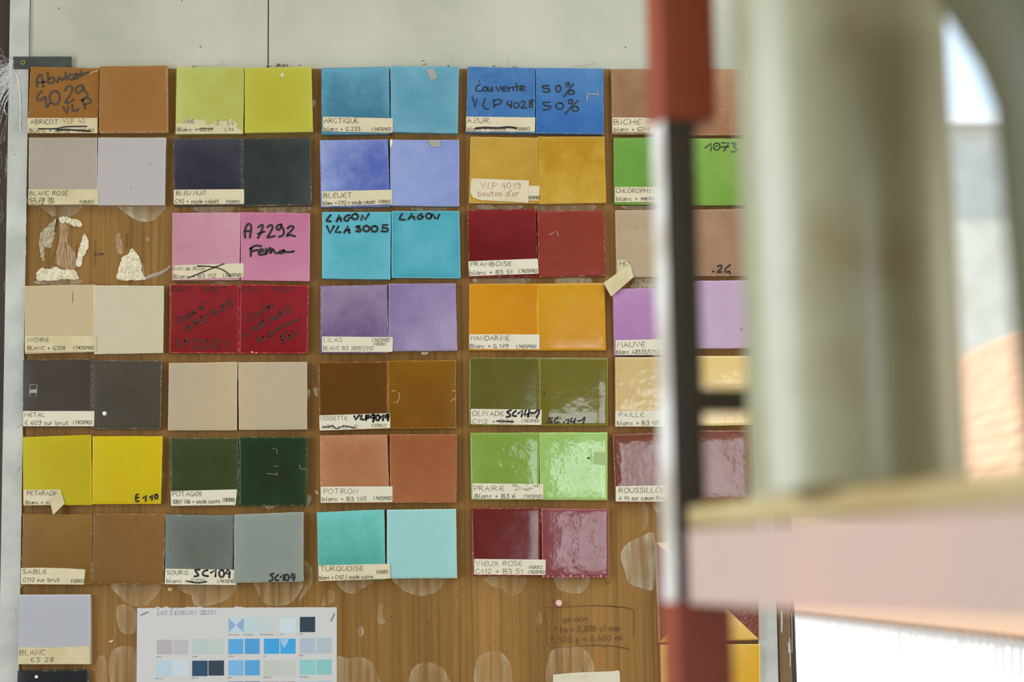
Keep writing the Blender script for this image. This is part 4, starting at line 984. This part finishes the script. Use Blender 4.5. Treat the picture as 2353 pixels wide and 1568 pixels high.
mark('abricot', 'scratch', join(*[ribbon(q, 1.0, yt('abricot')) for q in traced('A', "805,275 840,255 870,248 885,232")]), 'glue')
mark('crimson2', 'chip', join(*[ribbon(q, 3.2, yt('crimson2')) for q in traced('G', "-815,1330 825,1332|-858,1335 862,1335")]), 'white_chip')
mark('ivory', 'dark_speck', join(*[ribbon(q, 1.2, yt('ivory')) for q in traced('F', "-655,835 655,925|-545,856 548,857")]), 'graphite')
vsb = []
for i in range(15):
    x = 1252 + i * 10 + RND.uniform(-3, 3); r = RND.choice((1.6, 2, 2.6, 3.6))
    c0 = P(x, 1326.5 - r * .4, YB - TH)
    rr = r * 2.6 / F
    v, f = lathe([(rr * math.sin(a), c0.z + rr * math.cos(a)) for a in (3.0, 2.4, 1.8, 1.2, .6, .1)], c0.x, c0.y, 8)
    vsb.append((v, f))
mark('old_rose2', 'glaze_blisters', join(*vsb), 'pin2')
TILES['old_rose2'][0].children[-1].data.materials[0] = simple('blister_glaze', (176, 112, 128), .15)
TILES['old_rose2'][0].children[-1]['kind'] = 'stuff'

# ------------------------------------------------------------------ colour chart, note paper, bracket, pin
top = []
x = 774.0
while x > 315:
    bump = 3.5 if 425 < x < 460 or 360 < x < 385 or 540 < x < 560 else 0.8
    top.append((x, 1396.5 + (774 - x) / 459 * 1.8 - RND.uniform(0, bump)))
    x -= RND.uniform(4, 9)
poster = mk('colour_chart', pxprism([(312, 1820), (774, 1820), (774, 1396.5)] + top[1:] + [(315, 1398)], YB - .0012, .0004), M['poster'])
tag(poster, 'printed paper chart of small blue and grey tile swatches stapled to the board', 'poster')
YP = YB - .0014
SER = {'L': (6, "1.5,0 1.5,10|0,10 3,10|0,0 6,0 6,2"), 'e': (4.5, GL['e'][1]), 's': (4, GL['s'][1]), 'f': (4, GL['f'][1] + '|-.5,0 2.5,0'), 'a': (5, "~.5,5 2.5,6 4,4.5 4,0|~4,3.5 1,3 0,1 2,0 4,1.2|4,0 5,0"),
       '\u00ef': (2.5, "1,0 1,6|-.2,0 2.2,0|0,6 1,6|-.3,8.5 0,8.6|1.8,8.5 2,8.6"), 'n': (5.5, GL['n'][1] + '|-.8,0 1,0|3.5,0 5.6,0|-.8,6 0,6'), 'c': (4.5, GL['c'][1]), 'u': (5.5, GL['u'][1] + '|-1,6 0,6|3.4,6 4.5,6|4.5,0 5.4,0'), 'i': (2.5, "1,0 1,6|-.2,0 2.2,0|0,6 1,6|1,8.4 1,8.8")}
_keep = dict(GL); GL.update(SER)
ttl = text_strokes("Les fa\u00efences unies", 361, 1413.5, 14.5, 136, -.6, 0)
GL.clear(); GL.update(_keep)
M['title'] = simple('title_print', (140, 146, 156), .6)
M['caption'] = simple('caption_print', (120, 122, 126), .6)
mk('printed_title', join(*[ribbon(q, 1.25, YP) for q in ttl]), M['title'], poster)
PCX = 480 / 2353.0
def sw(x0, y0, x1, y1, c, cap=None):
    a, b = (310 + x0 * PCX, 1380 + y0 * PCX), (310 + x1 * PCX, 1380 + y1 * PCX)
    q = [(a[0], a[1]), (b[0], a[1] - .3), (b[0], b[1] - .3), (a[0], b[1])]
    o = mk('swatch', pxprism(q, YP, .0001), simple('swatch_print', c, .55), poster)
    return o
SW = [(1055, 196, 1224, 365, (172, 194, 205)), (1235, 196, 1405, 365, (170, 190, 200)), (1416, 193, 1586, 362, (178, 188, 192)), (1637, 200, 1812, 368, (183, 199, 208)), (1858, 188, 2030, 360, (30, 50, 68)),
      (248, 445, 418, 610, (164, 160, 166)), (430, 445, 600, 612, (172, 170, 175)), (648, 438, 820, 610, (166, 182, 182)), (832, 438, 1003, 607, (172, 186, 182)), (1052, 438, 1220, 607, (76, 152, 206)), (1237, 434, 1405, 605, (64, 142, 200)),
      (1454, 434, 1627, 605, (48, 146, 208)), (1638, 434, 1810, 603, (50, 148, 208)), (1858, 428, 2028, 600, (158, 170, 186)), (2045, 425, 2216, 597, (160, 174, 184)),
      (238, 682, 410, 856, (166, 188, 204)), (425, 682, 597, 856, (182, 196, 208)), (645, 682, 820, 856, (24, 62, 92)), (828, 680, 1004, 850, (32, 52, 70)), (1052, 678, 1224, 850, (110, 164, 210)), (1238, 676, 1406, 848, (74, 148, 200)),
      (1454, 680, 1627, 850, (174, 180, 176)), (1638, 680, 1808, 848, (176, 182, 178)), (1858, 670, 2032, 840, (128, 184, 188)), (2045, 668, 2216, 838, (122, 178, 182)),
      (1050, 918, 1222, 1090, (56, 90, 128)), (1236, 916, 1406, 1088, (56, 90, 128)), (1456, 915, 1628, 1090, (164, 160, 166)), (1638, 914, 1810, 1088, (160, 152, 160)), (1860, 912, 2030, 1085, (168, 182, 196)), (2045, 908, 2218, 1082, (160, 178, 196)),
      (240, 925, 410, 1095, (196, 192, 196)), (425, 925, 598, 1095, (198, 195, 198)), (645, 922, 820, 1095, (188, 192, 194)), (830, 920, 1004, 1092, (188, 192, 194))]
for s in SW: sw(*s)
def pc(x, y): return (310 + x * PCX, 1380 + y * PCX)
for tri in (((1055, 198), (1136, 281), (1055, 363)), ((1224, 198), (1224, 363), (1142, 281))):
    mk('swatch', pxprism([pc(*q) for q in tri], YP - .0001, .0001), simple('swatch_print', (124, 156, 194), .55), poster)
mk('swatch_scuff', pxprism([pc(*q) for q in ((1640, 437), (1735, 437), (1715, 490), (1680, 540), (1662, 510), (1650, 480))], YP - .0001, .0001), simple('scuff_print', (140, 178, 218), .55), poster)
caps = []
for txt, x, y, w in (("Copie couture", 1050, 394, 120), ("Mat craquel\u00e9", 1232, 394, 95), ("Mat craquel\u00e9 clair", 1412, 392, 145), ("Brun", 1634, 390, 40), ("Noir", 1856, 389, 32), ("Abricot", 242, 642, 52), ("Anisette", 644, 640, 62), ("Arctique", 1048, 636, 64), ("Azur", 1450, 634, 32), ("Biche", 1855, 628, 42),
                     ("Blanc ros\u00e9", 236, 886, 80), ("Bleu nuit", 640, 882, 72), ("Bleuet", 1048, 878, 48), ("Bouton d'or", 1450, 874, 88), ("Chlorophylle", 1856, 870, 96)):
    px, py = pc(x, y)
    caps += text_strokes(txt, px, py, 2.6, w * PCX, 0, 0)
mk('printed_captions', join(*[ribbon(q, .5, YP) for q in caps]), M['caption'], poster)
for pts in ('64,170 152,130', '2206,238 2250,148'):
    q = [pc(*[float(v) for v in p.split(',')]) for p in pts.split()]
    a, b = P(*q[0], YB - .0017), P(*q[1], YB - .0017)
    d = (b - a).normalized(); nrm = Vector((d.z, 0, -d.x)) * .0004
    mk('staple', obox(a - nrm, b - a, Vector((0, -.0006, 0)), nrm * 2), M['steel'], poster)

npap = mk('note_paper', pxprism([(1271, 1551), (1330, 1546), (1412, 1543), (1418, 1541), (1424, 1543), (1428, 1640), (1268, 1640)], YB - .0015, .0006), M['paper_white'])
tag(npap, 'torn cream paper scrap with faint pencil figures under the pencilled note', 'paper')
strokes_obj('handwriting', text_strokes("(09 n 118)", 1291, 1562, 9, 62, -3), .8, YB - .0018, simple('faint_pencil', (186, 182, 160), .7), npap)

br = mk('steel_bracket', pxprism(q4('31,131 163,131 163,157 31,157'), YB - .0085, .0024), M['steel'])
bevel_mod(br, .0006, 1)
tag(br, 'dark flat steel corner bracket screwed to the white frame', 'bracket')
c0 = P(53, 144, YB - .0085)
def disc_y(c, r, y0, y1, n=20):
    v = [(c.x + r * math.cos(2 * math.pi * k / n), y, c.z + r * math.sin(2 * math.pi * k / n)) for y in (y0, y1) for k in range(n)]
    return v, [tuple(range(n)), tuple(range(2 * n - 1, n - 1, -1))] + [(k, n + k, n + (k + 1) % n, (k + 1) % n) for k in range(n)]
scw = mk('screw', disc_y(c0, .0034, c0.y - .0009, c0.y + .001), M['brass'], br)
mk('screw_slot', join(box(c0.x - .0021, c0.x + .0021, c0.y - .0011, c0.y, c0.z - .0006, c0.z + .0006), box(c0.x - .0006, c0.x + .0006, c0.y - .0011, c0.y, c0.z - .0021, c0.z + .0021)), M['gap'], scw)

pc0 = P(1283, 1386, YB)
pin = mk('push_pin', join(disc_y(pc0, .0031, YB - .0098, YB - .002), disc_y(pc0, .0045, YB - .0022, YB)), M['pin'])
tag(pin, 'small pink push pin stuck in the bare wood above the pencilled note', 'push pin')
mk('pin_rim', join(disc_y(pc0, .0047, YB - .0102, YB - .0096), disc_y(pc0, .0040, YB - .0114, YB - .0101)), [M['pin2']], pin)

# ------------------------------------------------------------------ cobwebs, lint, filler bead
def thread(pts, r):
    V, Fc = [], []
    for i, p in enumerate(pts):
        d = (pts[min(i + 1, len(pts) - 1)] - pts[max(i - 1, 0)]).normalized()
        a = d.orthogonal().normalized(); b = d.cross(a)
        for k in range(3):
            V.append(p + (a * math.cos(k * 2.094) + b * math.sin(k * 2.094)) * r)
    for i in range(len(pts) - 1):
        for k in range(3):
            Fc.append((i * 3 + k, i * 3 + (k + 1) % 3, (i + 1) * 3 + (k + 1) % 3, (i + 1) * 3 + k))
    return V, Fc
def wavy(a, b, amp, n=9):
    o, ph, k1, k2 = [], RND.uniform(0, 6.3), RND.uniform(-1, 1), RND.uniform(-1, 1)
    for i in range(n):
        t = i / (n - 1)
        j = amp * math.sin(math.pi * t)
        w = amp * .25 * math.sin(9 * t + ph) * t
        o.append(a.lerp(b, t) + Vector((j * k1 * .4 + w, j * k2 * .5, -j * (.5 + .5 * k2) + w)))
    return o
ths = []
for i in range(150):
    a = P(RND.uniform(24, 34), RND.uniform(138, 200), YB - RND.uniform(.007, .012))
    b = P(RND.uniform(-90, 4), RND.gauss(212, 48), YB - RND.uniform(0, .03))
    ths.append(thread(wavy(a, b, .0022), RND.uniform(.00006, .00022)))
for i in range(26):
    x, y = RND.uniform(-6, 30), RND.uniform(230, 700)
    a = P(x, y, YB - .007); b = P(x + RND.uniform(-22, 8), y + RND.uniform(8, 70), YB - RND.uniform(.002, .012))
    ths.append(thread(wavy(a, b, .003), RND.uniform(.00005, .00014)))
w1 = mk('cobweb', join(*ths), M['web'])
tag(w1, 'bright white cobweb fanning off the frame edge beside the steel bracket', 'cobweb', kind='stuff')
ths = []
for k, (pts, r) in enumerate((("32,160 40,178 44,200 46,230 47,260 46,300", .00045), ("20,200 26,205 12,222 4,238 -4,240", .0003), ("24,225 12,236 10,252 16,265", .0004), ("33,160 25,170 10,178", .0003), ("30,980 36,985 44,975 50,978", .0003), ("36,1085 44,1075 50,1068", .0003), ("48,1350 60,1333 70,1322", .00022))):
    q = catmull(q4(pts), 5)
    for rep in range(3):
        ths.append(thread([P(a + RND.uniform(-1.2, 1.2), b + RND.uniform(-1.2, 1.2), YB - .0075 - RND.uniform(0, .002)) for a, b in q], r * (1 - rep * .25)))
w2 = mk('cobweb', join(*ths), M['web'])
tag(w2, 'knotted dusty cobweb strings hanging down the white left batten', 'cobweb', kind='stuff')
ths = []
for i in range(16):
    o = RND.uniform(-6, 6)
    q = catmull([(332, 640 + o * .3), (352, 634 + o), (374, 626 + o * .8), (392, 612 + o * .4)], 4)
    ths.append(thread([P(a, b, YB - .002 - RND.uniform(0, .0015)) for a, b in q], .00012))
w3 = mk('cobweb', join(*ths), M['web'])
tag(w3, 'thin grey cobweb stretched from dry glue towards the rose pink tile', 'cobweb', kind='stuff')
# lint on top of the uppermost tiles
lint = []
for x, y, r in ((617, 153, 5), (645, 150, 8), (655, 151, 6), (636, 152, 4), (972, 139, 3.5), (975, 148, 4), (424, 172, 3.5), (419, 176, 3), (1182, 153, 4), (1135, 152, 4), (1030, 152, 4), (690, 150, 3), (446, 153, 4)):
    for k in range(6):
        c = P(x + RND.uniform(-r, r), y + RND.uniform(-r * .35, r * .35), YB - RND.uniform(.006, .0105))
        s = r * .00022
        lint.append(lathe([(s * .3, c.z - s * .8), (s, c.z - s * .3), (s * RND.uniform(.7, 1.1), c.z + s * .3), (s * .2, c.z + s * .8)], c.x, c.y, 6))
for pts in ("1166,128 1169,135 1168,145 1166,152", "1320,153 1340,150 1358,147 1366,143 1369,147 1364,151", "452,150 480,155 505,148 512,140", "432,152 426,160 424,172", "1495,140 1503,148 1510,155", "1035,122 1040,135", "402,132 408,126"):
    lint.append(thread([P(a, b, YB - .002 if b < 150 else YB - .0098) for a, b in catmull(q4(pts), 4)], .0002))
tag(mk('dust_and_lint', join(*lint), M['dust']), 'grey dust and lint caught along the tops of the uppermost tiles', 'dust', kind='stuff')
# old filler bead between batten and board
bead = []
yy = 300.0
while yy < 1560:
    xx = 61.5 - (yy - 300) * (20.0 / 1260)
    l = RND.uniform(18, 60)
    q = [(xx + RND.uniform(-1.3, 1.3), yy + k * l / 4) for k in range(5)]
    bead.append(thread([P(a, b, YB - .003 - RND.uniform(0, .002)) for a, b in q], RND.uniform(.0007, .0018)))
    yy += l * RND.uniform(.8, 1.3)
t1 = bpy.data.objects['trim_1']
mk('filler_bead', join(*bead), M['batten'], t1)

# ------------------------------------------------------------------ the rack in the foreground
# its long side runs almost along the view: it vanishes at photo pixel (218, ~1310)
uv = ray(218, 1310); U = Vector((uv.x, uv.y, 0)).normalized()        # along the rack, away from the camera
Nn = Vector((U.y, -U.x, 0))                                          # into the rack, to the right
Z = Vector((0, 0, 1))
P0 = PD(1580, 1300, .92); P0.z = 0
def onplane(px, py):
    d = ray(px, py)
    t = (P0 - EYE).dot(Nn) / d.dot(Nn)
    return EYE + d * t
zc = [onplane(1600, y).z for y in (1160, 1212, 1390)]                # lip top, lip bottom / rail top, rail bottom
ZT, ZM, ZB = zc
M['rail'] = mottled('pink_white_paint', (190, 158, 150), (176, 156, 146), scale=9, rough=.5)
M['lip'] = mottled('cream_board', (176, 162, 120), (160, 138, 92), scale=7, rough=.55, stretch=(1, 1, 2))
M['red'] = mottled('rust_red_paint', (122, 48, 20), (136, 56, 30), scale=6, rough=.45)
M['darkpost'] = mottled('dark_brown_metal', (42, 34, 26), (54, 45, 36), scale=14, rough=.5)
M['lit_face'] = mottled('lit_post_face', (176, 168, 158), (226, 224, 220), scale=22, rough=.4, lo=.4, hi=.6)  # pale grey stands in for window light on the posts' outer face
rack = empty('shelf_rack', (P0.x, P0.y, 0))
tag(rack, 'shelf rack with dark metal post, rust red blocks and pale pink rail', 'shelf rack')
LEN, DEP = .62, .34
def rpart(name, vf, m, fm=None, bev=.0012):
    o = mk(name, vf, m, rack, fm=fm)
    return bevel_mod(o, bev, 2)
def at(u, n, z): return Vector((P0.x, P0.y, 0)) + U * u + Nn * n + Z * z
# shelf: board with a cream lip and a pale pink rail under it
rpart('shelf_board', obox(at(-LEN, .004, ZM + .004), U * (LEN + .004), Nn * DEP, Z * (ZT - ZM - .008)), M['lip'])
rpart('shelf_lip', obox(at(-LEN, 0, ZM), U * LEN, Nn * .006, Z * (ZT - ZM)), M['lip'], bev=.003)
rpart('front_rail', obox(at(-LEN, 0, ZB), U * LEN, Nn * .012, Z * (ZM - ZB - .001)), M['rail'])
rpart('back_rail', obox(at(-LEN, DEP - .014, ZB), U * LEN, Nn * .014, Z * (ZM - ZB - .001)), M['rail'])
rpart('unseen_shade_shelf', obox(at(-LEN, 0, ZT + .375), U * LEN, Nn * (DEP + .004), Z * .016), M['lip'])  # unseen upper tier, added to keep the skylight off the pots
# posts: dark metal angle, window light painted pale on the outer face, red blocks above and below the shelf bay
POSTF = [1, 0, 0, 0, 0, 0]
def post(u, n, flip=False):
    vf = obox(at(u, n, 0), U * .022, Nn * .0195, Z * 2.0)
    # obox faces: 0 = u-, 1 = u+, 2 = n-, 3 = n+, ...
    rpart('post', vf, [M['darkpost'], M['lit_face']], fm=[0, 0, 1, 0, 0, 0])
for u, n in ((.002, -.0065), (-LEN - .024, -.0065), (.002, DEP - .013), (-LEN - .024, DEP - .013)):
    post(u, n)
zr1 = onplane(1600, 236).z
zr2 = onplane(1600, 1385).z
def red(u, n, z0, z1):
    rpart('red_block', obox(at(u, n, z0), U * .026, Nn * .0325, Z * (z1 - z0)), M['red'])
for u, n in ((-.0008, -.0075), (-LEN - .0262, -.0075)):
    red(u, n, zr1, 2.02)
    red(u, n, 0, zr2)
zb = PD(1670, 912, .925).z
rpart('cross_stub', obox(at(.004, .0125, zb - .0065), U * .012, Nn * .028, Z * .013), M['darkpost'])
rpart('lip_dark_patch', prism([onplane(x, y) - Nn * .0004 for x, y in ((1822, 1128), (1850, 1118), (1930, 1112), (1936, 1128), (1905, 1148), (1870, 1156), (1838, 1150))], Nn * .0003), simple('dark_patch', (92, 78, 44), .4), bev=.0001)  # irregular dark patch on the cream lip

# tall pots on the shelf
M['pot'] = mottled('grey_green_slip', (136, 126, 98), (148, 149, 124), scale=11, rough=.3, lo=.3, hi=.45, spec=.8)
M['pot2'] = mottled('dark_olive_slip', (66, 66, 44), (84, 84, 60), scale=9, rough=.5)
M['pot_rim'] = simple('pot_rim', (176, 174, 156), .5)
def pot(name, px, py, depth, r, prof, m, label):
    c = PD(px, py, depth)
    o = mk(name, lathe([(r * a, ZT - .0036 + h) for a, h in prof], c.x, c.y, 64), m, loc=(c.x, c.y, ZT - .0036), smooth=True)
    tag(o, label, 'pot', 'pots on the rack shelf')
    return o, c
p1, c1 = pot('cylinder_pot', 1962, 900, .865, .0545, [(.93, 0), (.99, .004), (1, .012), (1, .2), (1, .355), (.98, .362), (.93, .363), (.9, .355), (.9, .02), (.02, .016)], M['pot'], 'tall grey green cylindrical pot standing behind the pale pink rail')
mk('foot_ring', lathe([(.0505, ZT - .0036), (.0552, ZT - .0015), (.0552, ZT + .0022), (.0505, ZT + .003)], c1.x, c1.y, 64), M['pot_rim'], p1, smooth=True)
p2, c2 = pot('flared_pot', 2608, 900, .70, .050, [(.8, 0), (.88, .01), (.93, .06), (.97, .12), (1.0, .165), (1.12, .185), (1.32, .205), (1.5, .222), (1.56, .235), (1.52, .238), (1.2, .205), (.9, .16), (.85, .02), (.02, .015)], M['pot2'], 'dark olive pot with a flaring collar at the end of the rack shelf')
mk('foot_ring', lathe([(.038, ZT - .0036), (.0415, ZT - .0015), (.0415, ZT + .0022), (.038, ZT + .003)], c2.x, c2.y, 48), M['pot_rim'], p2, smooth=True)

# ------------------------------------------------------------------ outside the window
ZE = EYE.z - .53
E0, E1 = PZ(1835, 1402, ZE), PZ(2353, 1464, ZE)
dE = (E1 - E0); dE.z = 0; LE = dE.length; dE.normalize()            # along the eave, towards the camera
nE = Vector((-dE.y, dE.x, 0))                                       # into the house, to the right
if nE.x < 0: nE = -nE
A0 = E0 - dE * 20.0
LT = LE + 24.0
SL = math.radians(36)
up = nE * math.cos(SL) + Z * math.sin(SL)
M['render_wall'] = mottled('white_render', (232, 226, 212), (238, 234, 224), scale=2, rough=.9)
M['roof_tile'] = mottled('terracotta', (118, 94, 76), (136, 110, 90), scale=3, rough=.9)
M['far_wall'] = mottled('cream_render', (176, 172, 158), (190, 186, 174), scale=1, rough=.9)
low = empty('lean_to_house', (E0.x, E0.y, -3.0))
tag(low, 'sunlit white house with a terracotta tiled roof outside the window', 'house')
mk('house_wall', obox(A0 + nE * .22 + Z * (-3.0 - ZE), dE * LT, nE * .3, Z * (3.0 + ZE - .02)), M['render_wall'], low)
RL = 7.5
mk('roof_deck', obox(A0 + nE * .12, dE * LT, up * RL, (nE * -math.sin(SL) + Z * math.cos(SL)) * -.06), M['roof_tile'], low)
SPC, ROW = .185, .40
def canal(base, r0=.078, r1=.064, L=.48, n=7):
    """one half round roof tile, open end down"""
    ro = nE * -math.sin(SL) + Z * math.cos(SL)
    V, Fc = [], []
    for rr, t in ((r0, 0), (r1, L)):
        for th in (0, -.012):
            for k in range(n):
                a = math.pi * k / (n - 1)
                V.append(base + up * t + dE * ((rr + th) * math.cos(a)) + ro * ((rr + th) * math.sin(a) + .01))
    for k in range(n - 1):
        Fc += [(k, k + 1, 2 * n + k + 1, 2 * n + k), (n + k, 3 * n + k, 3 * n + k + 1, n + k + 1), (k, n + k, n + k + 1, k + 1)]
    return V, Fc
cols = int(LT / SPC)
first = None
rest = []
tpos = A0
proto = canal(A0)
for i in range(cols):
    for j in range(int(RL / ROW)):
        off = dE * (i * SPC + .09 + RND.uniform(-.01, .01)) + up * (j * ROW - .06)
        if j < 1:
            if first is None:
                first = mk('roof_tile', proto, M['roof_tile'], low, loc=A0, smooth=True)
                o = first
            else:
                o = first.copy(); COL.objects.link(o)
            o.location = A0 + off - ORG[low.name]
        else:
            v, f = proto
            rest.append(([p + off for p in v], f))
rr = mk('upper_roof_tiles', join(*rest), M['roof_tile'], low, smooth=True)
rr['kind'] = 'stuff'
# taller pale house behind it
hb = PD(2260, 900, 50.0)
tall = empty('tall_house', (hb.x, hb.y, -3.0))
tag(tall, 'tall pale cream house standing behind the terracotta roof outside', 'house')
zt2 = PD(2260, 268, 50.0).z
mk('house_wall', box(hb.x - 14, hb.x + 14, hb.y, hb.y + 6, -3.0, zt2), M['far_wall'], tall)
mk('cornice', box(hb.x - 14.3, hb.x + 14.3, hb.y - .35, hb.y + 6.3, zt2, zt2 + .4), M['render_wall'], tall)
struct('ground', box(-60, 60, YW + .6, 90, -3.1, -3.0), M['floor'])
